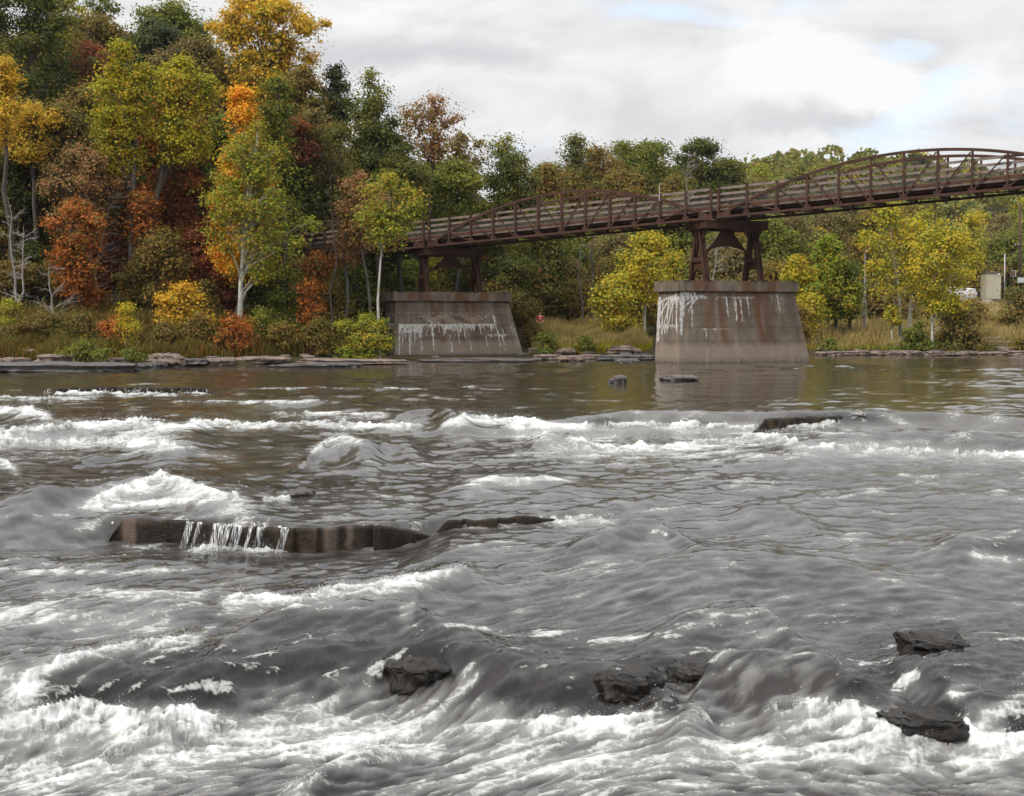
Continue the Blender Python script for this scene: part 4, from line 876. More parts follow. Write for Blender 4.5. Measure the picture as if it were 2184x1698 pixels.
for i, (a, b, y, lab) in enumerate(((2105,2160,726,'upper step of pinkish rock in the grass at the right edge'),(2095,2165,734,'middle step of pinkish rock in the grass at the right edge'),(2110,2150,742,'lowest step of pinkish rock in the grass at the right edge'),(1770,1830,709,'pinkish flat rock in the grass right of the right pier'),(1800,1840,712,'smaller pinkish rock beside the flat rock in the grass'))):
    rk(a, b, y-5, y+2, lab, dep=.7)
for i in range(46):
    X_ = random.uniform(-29,11) if i < 36 else random.uniform(17,38); Y_ = float(np.interp(X_, SX, SY))+random.uniform(-.5,2.6); s_ = random.uniform(.14,.42)
    left = X_ < 0; rock((X_, Y_, max(0,g1(X_,Y_))+s_*.15), s_*random.uniform(1,1.8), s_, s_*.45, 'small loose stone scattered near the waterline on the '+('left bank' if left else 'far bank'), random.choice(('dryrock','greyrock')), 200+i, random.uniform(0,3), 0, 'small loose stones on the '+('left bank' if left else 'far bank'), 'stone', 3, .3)
rk(1312,1336,802,818,'pointed dark rock in mid river, left of a flat one','rock',0,.5,seed=5,group='dark rocks standing in the river')
rk(1300,1332,811,818,'low dark rock hugging the pointed mid river rock','rock',0,.4,seed=6,group='dark rocks standing in the river')
rk(1414,1486,803,813,'long flat dark rock in mid river, below the right pier','rock',0,.7,seed=9,group='dark rocks standing in the river')
rk(618,665,1058,1068,'small dark rock just breaking the rapids above the mossy ledge','rock',-.03,.25,seed=12,group='dark rocks standing in the river')
# concrete block at the right edge
b = on(2171, 779, 0); root = empty('concrete_block', b, 'weathered square concrete block in the water at the right edge', 'concrete block'); m = MB()
m.box((b.x+1.0, b.y+.6), (1,.1), (-.1,1), 1.0, .7, -.6, .44); m.build('footing', M['concrete'], root, b, bevel=.05)
m = MB(); m.box((b.x+1.05, b.y+.62), (1,.1), (-.1,1), .88, .6, .44, .53); m.build('cap', M['concrete'], root, b, bevel=.03)
# driftwood
def log(pts, r0, label):
    P = [ong(*q)+Vector((0,0,.12)) for q in pts]; root = empty('driftwood_log', P[0], label, 'log', 'driftwood on the right bank'); m = MB()
    m.tube(P, [r0*(1-.6*i/(len(P)-1)) for i in range(len(P))], 7); m.build('stem', M['dead'], root, P[0], True); m = MB()
    k = len(P)//2; d = (P[-1]-P[0]).normalized(); m.tube([P[k], P[k]+d*.5+Vector((0,-.1,.35))], [r0*.5, .02], 5); m.tube([P[k], P[k]-d*.3+Vector((.1,-.3,.3))], [r0*.4, .02], 5); m.build('stub', M['dead'], root, P[0], True)
log([(1890,702),(1920,703),(1960,700)], .16, 'pale fallen trunk lying behind the sycamore trunks')
log([(1798,702),(1840,703)], .14, 'pale fallen trunk in the grass right of the right pier')
log([(1960,740),(1985,745)], .07, 'thin driftwood stick at the foot of the nearest sycamore')
log([(1888,742),(1908,746)], .07, 'forked driftwood stick below the tallest sycamore')
log([(1745,750),(1758,746)], .12, 'pale stub of driftwood at the right foot of the right pier')
log([(2130,724),(2158,718)], .14, 'grey log lying on the rock steps at the right edge')
# ---------------------------------------------------------------- path, shed, poles
pp = [ong(*q) for q in ((2109,618),(2104,628),(2106,640),(2114,655),(2128,667),(2150,679),(2175,688),(2210,698))]
pts = []
for a, b in zip(pp, pp[1:]):
    for i in range(12): pts.append(a.lerp(b, i/12))
V = []; 
for i, q in enumerate(pts):
    d = (pts[min(i+1,len(pts)-1)]-pts[max(0,i-1)]); d.z = 0; d.normalize(); nn = Vector((-d.y,d.x,0)); wv = .75+.2*math.sin(i*.7)
    for s in (-1,-.3,.3,1):
        e = q+nn*s*wv; V.append((e.x, e.y, g1(e.x,e.y)+.03))
t = NT('path_dirt'); f = t.noise(t.pos(), 4, 6, .7); M['path'] = t.done(t.pbsdf(t.ramp(f, [(.3,(.20,.16,.13)),(.7,(.36,.31,.27))]), .95, .1))
k = np.arange(len(pts)-1)[:,None]*4; F = np.concatenate([k+np.array([[i,i+1,i+5,i+4]]) for i in range(3)],1).reshape(-1,4)
tag(fast('path', V, F, M['path'], smooth=True), kind='structure')
Ysh = 150.; b = at(2104, 612, Ysh); b.z = g1(b.x+1, Ysh)-.1; e = at(2135, 612, Ysh); wsh = e.x-b.x; zt = at(2110, 582, Ysh).z
M['cream'] = m_plain('cream_siding', (.42,.38,.27), (.55,.50,.38), 1.2, .7, .05, stretch=(6,6,.2)); M['trim'] = m_plain('brown_trim', (.09,.055,.035), (.14,.08,.05), 3, .7, .1)
root = empty('shed', b, 'small cream utility shed with brown trim on the far right bank', 'shed'); m = MB(); dp = 2.0; c = (b.x+wsh/2, b.y+dp/2)
m.box(c, (1,0), (0,1), wsh/2, dp/2, b.z, zt)
for i in range(9): m.box((b.x+.1+i*(wsh-.2)/8, b.y-.012), (1,0), (0,1), .012, .012, b.z+.1, zt-.06)
m.build('wall', M['cream'], root, b)
m = MB(); m.hexa([Vector(v) for v in ((b.x-.12,b.y-.15,zt),(b.x+wsh+.12,b.y-.15,zt),(b.x+wsh+.12,b.y+dp+.15,zt),(b.x-.12,b.y+dp+.15,zt),(b.x-.12,b.y-.15,zt+.06),(b.x+wsh+.12,b.y-.15,zt+.06),(b.x+wsh+.12,b.y+dp+.15,zt+.2),(b.x-.12,b.y+dp+.15,zt+.2))]); m.build('roof', M['trim'], root, b)
m = MB(); m.box((b.x+wsh*.8,b.y-.06),(1,0),(0,1),.10,.05,zt-.3,zt-.06); m.build('vent_box', M['white'], root, b)  # small white vent box high on the front wall
m = MB(); m.box((b.x+wsh+.03,b.y+.9),(1,0),(0,1),.025,.45,b.z+.1,zt-.35); m.build('door', M['trim'], root, b)
def pole(x, yt, yb, Y, r0, mat, label, name):
    p0 = at(x, yb, Y); p0.z = g1(p0.x, Y)-.1; p1 = at(x, yt, Y); root = empty(name, p0, label, 'pole'); m = MB()
    m.tube([p0, p0.lerp(p1,.5), p1], [r0, r0*.85, r0*.7], 8); m.build('shaft', mat, root, p0, True); return root, p0, p1
M['creosote'] = m_plain('creosoted_pole', (.06,.035,.03), (.11,.06,.05), 2, .9, .2, stretch=(1,1,.2))
M['galv'] = m_plain('galvanised_pole', (.42,.43,.42), (.55,.56,.55), 2, .6, .05)
root, p0, p1 = pole(2176, 432, 605, 158, .19, M['creosote'], 'tall dark wooden utility pole with crossarm at the right edge', 'utility_pole')
zc_ = at(2176,524,158).z; m = MB(); m.bar((p0.x-1.0,158-.2,zc_),(p0.x+1.0,158-.2,zc_),.12,.14); m.build('crossarm', M['creosote'], root, p0)
for dx in (-.85,-.4,.4,.85): m = MB(); m.tube([(p0.x+dx,157.8,zc_+.07),(p0.x+dx,157.8,zc_+.25)],[.05,.035],6); m.build('insulator', M['galv'], root, p0)
m = MB(); zm = at(2176,602,158).z; m.box((p0.x,157.7),(1,0),(0,1),.4,.2,zm-.1,zm+.55); m.build('meter_box', M['galv'], root, p0, bevel=.04)
r2, q0, q1 = pole(2143, 544, 612, 152, .085, M['galv'], 'slim pale metal pole beside the cream shed', 'metal_pole')
m = MB(); m.tube([q1,q1+Vector((0,0,.12))],[.11,.05],6); m.build('cap', M['galv'], r2, q0)
def wire(a, b, sag, label):
    m = MB(); P = [a.lerp(b,i/10)+Vector((0,0,-sag*4*(i/10)*(1-i/10))) for i in range(11)]; m.tube(P, .018, 4); o = m.build('overhead_wire', M['wire'], None, a); o.location = a
    tag(o, label, 'wire', 'overhead wires by the shed')
a = Vector((p0.x,158,at(2176,530,158).z)); wire(a, q1, .15, 'upper wire from the utility pole to the metal pole'); wire(Vector((p0.x,158,at(2176,534,158).z)), q1-Vector((0,0,.55)), .15, 'lower wire from the utility pole to the metal pole')
wire(Vector((p0.x,158,at(2176,500,158).z)), at(2060,498,150), .3, 'long wire running left from the utility pole into the trees')
b = at(2160,606,155); b.z = g1(b.x,155)-.1; root = empty('notice_sign', b, 'small brown sign with a pale edge between the two poles', 'sign'); m = MB()
z0, z1 = at(2160,590,155).z, at(2160,577,155).z; m.box((b.x,b.y),(1,0),(0,1),.05,.05,b.z,z0); m.build('post', M['trim'], root, b)
m = MB(); m.box((b.x,b.y-.07),(1,0),(0,1),.33,.015,z0,z1); m.build('edge', M['white'], root, b); m = MB(); m.box((b.x-.03,b.y-.09),(1,0),(0,1),.30,.004,z0+.03,z1-.03); m.build('panel', M['trim'], root, b)
M['pale'] = m_plain('pale_mottled', (.45,.44,.46), (.62,.61,.62), 2, .9, .3)
b = at(2036,604,140); rock((b.x,140,g1(b.x,140)+.75), 2.1, 1.5, 1.15, 'pale rounded mound seen through the yellow sycamore leaves', 'pale', 33, 0, 0, None, 'pale_mound')  # plain pale mound, not resolved into any particular object
# ---------------------------------------------------------------- the person in red
def skin_obj(name, V, E, Rr, mat, parent, org, root_i=0, lev=2):
    me = bpy.data.meshes.new(name); me.from_pydata([Vector(v)-Vector(org) for v in V], E, []); o = bpy.data.objects.new(name, me); COL.objects.link(o)
    sk = o.modifiers.new('skin', 'SKIN'); sk.use_smooth_shade = True
    for i, r in enumerate(Rr): me.skin_vertices[0].data[i].radius = (r, r) if not isinstance(r, tuple) else r
    for i in range(len(V)): me.skin_vertices[0].data[i].use_root = (i == root_i)
    ss = o.modifiers.new('sub', 'SUBSURF'); ss.levels = ss.render_levels = lev
    dg = bpy.context.evaluated_depsgraph_get(); me2 = bpy.data.meshes.new_from_object(o.evaluated_get(dg)); me2.name = name
    o.modifiers.clear(); o.data = me2; me2.materials.clear(); me2.materials.append(mat)
    if parent: o.parent = parent
    return o
t = NT('skin'); M['skin'] = t.done(t.pbsdf((.45,.25,.17,1), .6)); M['redshirt'] = m_plain('red_cloth', (.45,.03,.035), (.6,.045,.05), 8, .85, .1)
M['jeans'] = m_plain('blue_grey_jeans', (.07,.10,.125), (.12,.16,.19), 8, .9, .1); t = NT('dark_hair'); M['hair'] = t.done(t.pbsdf((.03,.022,.016,1), .7))
Yp = 95.0; pb = at(1152, 738, Yp); gzp = g1(pb.x, Yp)
def person():
    B = Vector((pb.x, Yp, gzp)); o = lambda x, y, z: B+Vector((x*1.02, y, z*1.02))
    V = [o(0,0,.96), o(0,.0,1.12), o(0,0,1.30), o(0,0,1.42), o(0,-.01,1.50), o(.0,-.02,1.57), o(0,-.015,1.66), o(0,-.01,1.74)]; E = [(i,i+1) for i in range(7)]; Rr = [(.15,.11),(.135,.10),(.16,.11),(.13,.09),.052,(.07,.078),(.078,.095),(.06,.075)]
    def chain(at_, pts, rs):
        i = at_
        for p, r in zip(pts, rs): V.append(o(*p)); Rr.append(r); E.append((i, len(V)-1)); i = len(V)-1
        return i
    for s in (-1, 1):
        chain(0, [(s*.095,0,.88),(s*.11,-.03 if s > 0 else .05,.50),(s*.12,.0 if s > 0 else .12,.10),(s*.13,-.03,.04),(s*.15,-.14,.03)], [.088,.062,.042,.040,.035])
        h = chain(3, [(s*.18,0,1.41),(s*.25,.04,1.14),(s*.20,-.16,.99),(s*.165,-.23,.96)], [.052,.042,.030,.028])
        for k in range(4): chain(h, [(s*(.165-.016*(k-1.5)),-.27,.955-.018*(k-1.5)),(s*(.155-.016*(k-1.5)),-.31,.94-.018*(k-1.5)),(s*(.14-.016*(k-1.5)),-.325+.006*abs(k-1.2),.915-.016*(k-1.5))], [.009,.0085,.007])
        chain(h, [(s*.13,-.25,.985),(s*.105,-.285,.99)], [.010,.008])
    V.append(o(0,-.10,1.645)); Rr.append(.016); E.append((6, len(V)-1))
    root = skin_obj('person', V, E, Rr, M['skin'], None, B, 0, 1); root.location = B
    tag(root, 'person in a red shirt standing in the bushes right of the left pier', 'person')
    m = MB()
    for s in (-1, 1):
        m.tube([o(s*.03,-.088,1.675), o(s*.03,-.094,1.675)], [.012,.009], 6)
    m.bar(o(-.028,-.09,1.60), o(.028,-.09,1.60), .012, .012); m.build('eyes_and_mouth', M['hair'], root, B)
    m = MB()
    for s in (-1, 1): m.tube([o(s*.075,0,1.69), o(s*.082,.01,1.66), o(s*.076,0,1.635)], [.012,.018,.010], 6)
    m.build('ears', M['skin'], root, B, True)
    skin_obj('hair', [o(0,.01,1.70), o(0,.02,1.76), o(0,.06,1.66)], [(0,1),(0,2)], [(.083,.095),(.07,.08),(.06,.045)], M['hair'], root, B)
    Vs = [o(0,0,.93), o(0,0,1.12), o(0,0,1.30), o(0,0,1.42)]; Es = [(0,1),(1,2),(2,3)]; Rs = [(.172,.13),(.16,.122),(.18,.13),(.13,.10)]
    for s in (-1, 1):
        Vs += [o(s*.18,0,1.41), o(s*.225,.02,1.25)]; k = len(Vs); Es += [(3,k-2),(k-2,k-1)]; Rs += [.074,.07]
    sh = skin_obj('shirt', Vs, Es, Rs, M['redshirt'], root, B)
    m = MB(); m.bar(o(-.06,-.137,1.26), o(.06,-.137,1.26), .012, .05); m.bar(o(-.03,-.137,1.18), o(.05,-.137,1.18), .012, .03); m.build('chest_print', M['white'], sh, B)
    Vt = [o(0,0,.96)]; Et = []; Rt = [(.165,.125)]
    for s in (-1, 1):
        k = len(Vt); Vt += [o(s*.095,0,.86), o(s*.11,-.03 if s > 0 else .05,.50), o(s*.12,.0 if s > 0 else .12,.08)]; Et += [(0,k),(k,k+1),(k+1,k+2)]; Rt += [.105,.082,.065]
    skin_obj('trousers', Vt, Et, Rt, M['jeans'], root, B)
    m = MB(); m.tube([o(.17*math.cos(a),.13*math.sin(a),.985) for a in np.linspace(0,6.2832,17)], .022, 6, False); m.build('belt', M['white'], root, B, True)
person()
# ---------------------------------------------------------------- the river
ys = np.concatenate([np.arange(748,830,.9), np.arange(830,1000,1.15), np.arange(1000,1770,1.5), 1770*1.0+np.cumsum(1.5*1.16**np.arange(1,30))])
xs = np.concatenate([-280-np.cumsum(2*1.13**np.arange(45))[::-1], np.arange(-280,2466,2.0), 2466+np.cumsum(2*1.13**np.arange(45))])
A = (xs[None,:]-CX)/FP; bq = (CY-ys[:,None])/FP; tq = -CH/(-sp+bq*cp); Y = tq*(cp+bq*sp)+A*0; X = A*tq
nr, nc = X.shape
def ln(pts, z=0.0):                    # print polyline -> world (X sorted)
    P = sorted((tuple(on(x, y, z)) for x, y in pts)); return np.array([p[0] for p in P]), np.array([p[1] for p in P])
fa = (-.78, -.62)                      # downstream, toward the lower left
Uf = X*fa[0]+Y*fa[1]; Vf = -X*fa[1]+Y*fa[0]
# drops
lx, ly = ln([(-400,1112),(200,1106),(262,1104),(460,1116),(700,1127),(870,1120),(930,1112),(1100,1104),(1300,1091),(1500,1084),(2184,1080),(2700,1075)])
w1 = np.interp(X, *[np.array(q) for q in zip(*[(on(a,1110).x, b) for a, b in ((-500,1.8),(60,1.0),(170,.5),(225,.05),(880,.05),(1250,.10),(1340,.5),(1450,1.5),(2400,2.0))])])
d1 = Y-np.interp(X, lx, ly)-.11*sst(-6.6,-6.2,X)*sst(1.6,.9,X); s1 = 1/(1+np.exp(np.clip(d1/w1*2.2,-30,30)))
l2x, l2y = ln([(-400,1520),(-100,1505),(60,1488),(310,1448),(500,1428),(750,1412),(850,1402),(950,1408),(1100,1436),(1280,1444),(1500,1442),(1650,1480),(1800,1474),(1917,1446),(2050,1500),(2184,1500),(2500,1500)], -.3)
d2 = Y-np.interp(X, l2x, l2y)-.12*pn(X*1.7,Y*1.7,61); s2 = 1/(1+np.exp(np.clip(d2/.22,-30,30)))
D1 = np.interp(X, [on(870,1110).x, on(970,1108).x], [.34,.13]); Z = -D1*s1-(.34-D1)*sst(17.3,13.,Y)-.40*s2
def ridge(pts, z, H, wf, wb, rag=.12):
    global Z
    rx, ry = ln(pts, z+H); L_ = rx[-1]-rx[0]; fx_ = np.linspace(rx[0]-.3*L_, rx[-1]+.3*L_, 160); fy_ = np.interp(fx_, rx, ry)
    kw = np.exp(-np.linspace(-2,2,31)**2); kw /= kw.sum(); fy_ = np.convolve(np.pad(fy_,15,'edge'), kw, 'valid')
    yc = np.interp(X, fx_, fy_); dy = Y-yc; L = rx[-1]-rx[0]
    tp_ = sst(rx[0]-.25*L, rx[0]+.35*L, X)*sst(rx[-1]+.25*L, rx[-1]-.35*L, X)
    dy = dy+rag*pn(X*.7/wb, Y*.7/wb, int(abs(pts[0][0])))*wb
    Z = Z+H*tp_*np.where(dy < 0, np.exp(-(dy/wf)**2), np.exp(-(dy/wb)**2))
RD = [([(380,1385),(470,1345),(530,1315),(590,1292),(690,1288),(850,1285),(885,1292),(940,1317),(1100,1348)],-.34,.33,.85,.6),
 ([(1380,1335),(1440,1312),(1490,1300),(1567,1286),(1625,1292),(1680,1325),(1760,1350)],-.34,.25,.9,.55),
 ([(1220,1165),(1330,1140),(1402,1128),(1450,1150),(1490,1165)],-.3,.24,.8,.6),
 ([(1980,1185),(2050,1165),(2127,1153),(2200,1170),(2350,1185)],-.3,.22,.8,.6),
 ([(1200,1240),(1320,1222),(1450,1205),(1600,1196),(1800,1210),(2000,1240)],-.3,.20,1.1,.9),
 ([(680,1270),(800,1245),(900,1228),(985,1204),(1030,1222)],-.3,.22,.6,.5),
 ([(40,1052),(200,1030),(345,1004),(400,1022),(480,1045),(580,1070)],0,.24,1.0,1.4),
 ([(650,955),(690,938),(715,926),(755,934),(800,955)],0,.32,1.6,1.3),([(780,952),(845,938),(900,950)],0,.24,1.2,1.2),
 ([(820,880),(870,869),(925,866),(1000,890)],0,.40,1.8,2.0),([(-120,885),(30,868),(130,896)],0,.45,2.2,2.2),([(-80,925),(100,905),(250,896),(395,902),(450,925)],0,.36,2,2),
 ([(200,962),(300,940),(420,950)],0,.2,1.5,1.5),([(420,872),(520,858),(650,853),(765,858),(840,870)],0,.25,2,2.5),
 ([(1060,890),(1250,880),(1350,874),(1450,879),(1560,880),(1700,876),(1880,877),(1990,872),(2090,874),(2250,880)],0,.42,.8,2.6),
 ([(1640,950),(1720,938),(1800,927),(1950,921),(2100,923),(2250,932),(2400,950)],0,.36,1.4,1.8),([(1130,930),(1200,920),(1260,936)],0,.25,1,1.2),
 ([(980,1035),(1060,1015),(1150,1013),(1240,1030)],0,.12,.8,.8),([(560,1700),(675,1660),(725,1628),(860,1578)],-.76,.18,.35,.3),
 ([(-150,1525),(20,1515),(100,1508),(180,1490),(300,1515),(450,1500),(560,1474),(700,1468),(800,1458),(1000,1472),(1150,1490)],-.76,.20,.6,.25),
 ([(1440,1545),(1500,1490),(1532,1468),(1570,1478),(1660,1478),(1750,1497),(1900,1525)],-.76,.26,.55,.22),([(1150,1500),(1290,1494),(1400,1520),(1480,1545)],-.76,.16,.45,.3),
 ([(1740,1470),(1850,1440),(1917,1432),(2000,1395),(2100,1360),(2250,1345)],-.3,.16,.6,.8),([(1880,1525),(1960,1505),(2080,1500),(2200,1500)],-.5,.16,.3,.4),
 ([(40,1300),(150,1270),(300,1262),(430,1275)],-.3,.14,.8,.6),([(-50,1420),(100,1385),(300,1365),(430,1350)],-.3,.14,.5,.5),
 ([(-60,1195),(100,1185),(300,1190),(420,1200)],-.3,.10,.8,.8),([(1580,1100),(1660,1078),(1740,1100)],-.1,.14,.9,.9),([(-40,1060),(60,1030),(130,1050)],0,.2,1.2,1.2)]
for q in RD: ridge(*q)
# chop
act = np.interp(ys, [748,800,830,850,880,960,1100,1250,1400,1800], [.10,.13,.25,.5,.8,.8,.6,.8,1.0,1.0])[:,None]
calm = 1-.55*np.exp(-(((X-on(700,1040).x)/6)**2+((Y-21.5)/2.5)**2))
pool = 1-.8*np.exp(-(((X+3.6)/2.9)**4+((Y-16.6)/1.5)**4))
und = pool*act*calm*(.070*fbm(Uf*.28, Vf*.75, 2, 100)+.028*fbm(Uf*.9, Vf*2.0, 3, 120))
fine = act*(.011*fbm(Uf*2.6, Vf*5.5, 3, 140))
fine = fine+np.interp(ys,[748,830,900,1000,1200],[.085,.095,.05,.020,.012])[:,None]*(.25+1.5*sst(-.25,.35,fbm(X*.06,Y*.09,2,152)))*fbm(X*.42, Y*.7, 4, 150, .52)+np.interp(ys,[748,900,1000,1250,1400],[.005,.010,.016,.017,.010])[:,None]*fbm(X*1.5, Y*2.6, 4, 155, .52)
rid = (.35-np.abs(pn(X*1.25+.3*pn(X*.7,Y*.7,3), Y*1.9, 156)))+.45*(.35-np.abs(pn(X*2.9, Y*4.6, 157)))+.25*(.35-np.abs(pn(X*6.5, Y*10., 158)))
fine = fine+np.interp(ys,[748,830,900,1000,1250,1450,1800],[0,.016,.040,.046,.032,.018,.012])[:,None]*rid*pool*(.35+.9*sst(-.2,.3,pn(X*.22,Y*.3,159)))
Z = Z+und
# ---- streaks along the current (line integral convolution of noise)
tl = np.interp((X/Y*FP+CX),[0,900,1500,2184],[1.0,.85,.45,.35])*np.interp(ys,[748,950,1200,1500],[.15,.35,.7,1])[:,None]
vx = FP*(fa[0]*Y-X*fa[1]*tl)/Y**2; vy = -FP*CH*fa[1]*tl/Y**2
vx = vx+0; gyZ = np.gradient(Z, axis=0); gxZ = np.gradient(Z, axis=1)
sw = fbm(X*.35, Y*.35, 2, 171)*1.3*np.interp(ys,[748,850,1000,1300,1500],[0,.05,.10,.22,.4])[:,None]
dj = vx/np.hypot(vx,vy); di = vy/np.hypot(vx,vy)*1.0
cs, sn = np.cos(sw*.6), np.sin(sw*.6); dj, di = dj*cs-di*sn, dj*sn+di*cs
rowstep = np.gradient(ys)[:,None]; di = di*(2.0/rowstep); nrm = np.hypot(di,dj); di /= nrm; dj /= nrm
I0, J0 = np.meshgrid(np.arange(nr,dtype=np.float32), np.arange(nc,dtype=np.float32), indexing='ij')
di = di.astype(np.float32); dj = dj.astype(np.float32)
def lic(src, K, scale):
    src = src.astype(np.float32); acc = src.copy(); wsum = 1.0; fs_ = src.ravel(); fi = (di*scale).ravel(); fj = (dj*scale).ravel()
    for s in (1,-1):
        I, J = I0.ravel().copy(), J0.ravel().copy(); idx = np.arange(nr*nc, dtype=np.int32)
        for k in range(K):
            I += s*fi[idx]; J += s*fj[idx]
            np.clip(I,0,nr-1,I); np.clip(J,0,nc-1,J); idx = (I+.5).astype(np.int32)*nc+(J+.5).astype(np.int32)
            w_ = 1-(k+1)/(K+1.5); acc += (fs_[idx]*w_).reshape(nr,nc); wsum += w_
    return acc/wsum
def blur(a, n):
    for _ in range(n):
        a = (a+np.roll(a,1,0)+np.roll(a,-1,0))/3; a = (a+np.roll(a,1,1)+np.roll(a,-1,1))/3
    return a
def norm(a): a = a-a.mean(); return a/(a.std()+1e-9)
rw = np.random.default_rng(3); wn = rw.normal(size=(nr,nc)).astype(np.float32)
Lf = norm(lic(norm(blur(wn,1)), 14, 1.0)); Lm = norm(lic(norm(blur(rw.normal(size=(nr,nc)).astype(np.float32),5)), 22, 1.6)); Lc = norm(lic(norm(blur(rw.normal(size=(nr,nc)).astype(np.float32),16)), 24, 3.0))
pxm = (Y/FP)                           # metres per print unit
licz = act*np.clip(pxm*2.0,0,.016)*(.36*np.interp(ys,[748,1000,1200,1450],[1,1.5,2.3,2.9])[:,None]*Lf+.38*Lm)*np.interp(ys,[748,850,1000,1250,1450],[.25,.45,.6,.9,1.1])[:,None]
Z = Z+fine+licz+pool*act*.010*Lc*np.interp(ys,[748,900,1100],[.2,.6,1.0])[:,None]
PX, PY = proj(X, Y, Z)
# ---- foam, laid where the water breaks
foamB = np.zeros_like(X); PXa, PYa, Xa, Ya = PX, PY, X, Y
def fband(pts, up, dn, st, rag=1.0):
    a = np.array(pts, float); a = a[np.argsort(a[:,0])]; r0 = np.searchsorted(ys, a[:,1].min()-4*up-40); r1 = np.searchsorted(ys, a[:,1].max()+4*dn+190)
    PX, PY, X, Y = PXa[r0:r1], PYa[r0:r1], Xa[r0:r1], Ya[r0:r1]; yb = np.interp(PX, a[:,0], a[:,1]); dy = PY-yb+rag*6*pn(X*2.2/np.sqrt(Y/12), Y*2.2/np.sqrt(Y/12), int(abs(a[0,0]*3)))*np.sqrt(14/Y)
    L = a[-1,0]-a[0,0]; tpx = sst(a[0,0]-.03*L-6, a[0,0]+.12*L, PX)*sst(a[-1,0]+.03*L+6, a[-1,0]-.12*L, PX)
    foamB[r0:r1] = np.maximum(foamB[r0:r1], st*tpx*np.where(dy < 0, np.exp(-(dy/up)**2), np.exp(-(np.abs(dy)/dn)**1.3)))
FB = [([(80,839),(480,838)],2,3,.9),([(470,829),(700,827),(920,829)],2,3,.62),([(-60,850),(210,850)],4,8,.85),([(240,843),(385,841)],3,5,.8),([(-80,872),(60,876),(115,890)],5,13,1.0),
 ([(-80,930),(100,912),(250,900),(395,904)],4,24,.95),([(-80,948),(200,945),(330,948),(418,956)],16,7,1.05),([(150,900),(395,906)],5,16,.8),([(340,857),(500,856),(765,857)],3,6,.7),
 ([(350,912),(450,902),(565,907),(650,902),(820,910),(935,907)],5,9,.92),([(570,880),(700,880),(840,884)],4,9,.66),([(935,908),(990,891),(1092,898),(1180,904)],7,12,1.0),([(660,965),(700,938),(730,930),(775,940)],6,16,.66),
 ([(-60,978),(10,990),(42,1008)],10,12,1.05),([(170,1078),(290,1030),(345,1014),(400,1030),(470,1052),(545,1068)],7,32,.98),([(140,1086),(300,1078),(470,1066),(540,1066)],14,5,.85),([(-60,1104),(170,1098)],5,6,.55),([(560,1066),(622,1064)],4,4,.9),([(420,968),(510,978)],4,6,.6),
 ([(1060,904),(1240,908),(1372,904),(1542,909),(1632,913),(1692,908),(1880,899)],4,13,1.0),([(1080,930),(1157,928),(1232,937),(1340,927)],7,14,.72),([(1100,950),(1382,957),(1492,944),(1592,936),(1652,932),(1717,951),(1817,951),(1962,963),(2092,968),(2300,968)],5,17,1.0),
 ([(1040,965),(1300,968),(1700,968),(2184,980)],10,14,.55),([(980,1026),(1060,1020),(1140,1022),(1240,1024)],7,9,.62),
 ([(390,1174),(460,1168),(540,1174),(640,1176)],4,7,.95),([(640,1176),(720,1175)],3,4,.6),([(920,1121),(1092,1112),(1200,1103),(1310,1100)],3,10,.85),([(1180,1112),(1260,1102),(1320,1118)],5,18,.62),([(1380,1136),(1405,1130),(1425,1142)],4,8,.75),
 ([(450,1278),(575,1273),(640,1280),(700,1262),(800,1246),(900,1230),(985,1212)],9,20,1.0),([(60,1262),(215,1257),(300,1263),(450,1272)],8,26,.66),([(-60,1330),(100,1320),(240,1330),(400,1345)],40,32,.58),
 ([(-80,1475),(0,1455),(75,1430),(150,1404),(250,1382),(425,1362),(470,1325)],10,16,1.0),([(-80,1440),(40,1460),(90,1440)],26,46,.95),([(850,1305),(880,1290),(888,1275)],10,18,.66),
 ([(-80,1545),(0,1532),(80,1517),(175,1494),(250,1517),(340,1517),(450,1502),(540,1480),(575,1492),(675,1472),(725,1462),(800,1462),(950,1477),(1092,1492),(1200,1500),(1300,1495),(1415,1522),(1472,1535)],7,95,1.22),
 ([(1440,1540),(1532,1470),(1567,1480),(1657,1480),(1742,1497),(1842,1507),(1912,1537),(1962,1532),(2062,1537),(2092,1567),(2300,1575)],7,85,1.12),
 ([(-80,1650),(200,1640),(500,1600),(700,1590),(1000,1590)],70,60,.78),([(600,1690),(675,1662),(725,1630),(845,1584)],10,24,1.05),([(900,1620),(1200,1640),(1600,1600),(2000,1620),(2250,1620)],50,60,.66),([(1500,1680),(1700,1640),(1900,1650)],16,20,.72),([(1100,1700),(1350,1680),(1600,1695)],20,30,.62),
 ([(1900,1478),(1922,1450),(1965,1438)],10,26,.8),([(1900,1485),(1980,1476),(2060,1482)],6,10,.75),([(2080,1530),(2130,1510),(2250,1470)],16,44,.8),([(330,1475),(500,1455),(780,1432)],5,14,.5),([(1690,1480),(1730,1462),(1800,1430),(1850,1415)],6,9,.5),
 ([(-60,1210),(200,1222),(430,1212)],5,8,.5),([(930,1330),(1100,1350),(1250,1348)],10,14,.5),([(1240,1370),(1420,1352),(1560,1300)],6,12,.45),([(2060,1180),(2200,1200)],10,18,.5)]
for q in FB: fband(*q)
base = np.interp(ys,[748,830,860,1000,1200,1400,1560,1800],[0,.0,.05,.08,.08,.12,.27,.30])[:,None]
crest = np.clip(Z-blur(Z,14),-.03,.05)*4.0*act
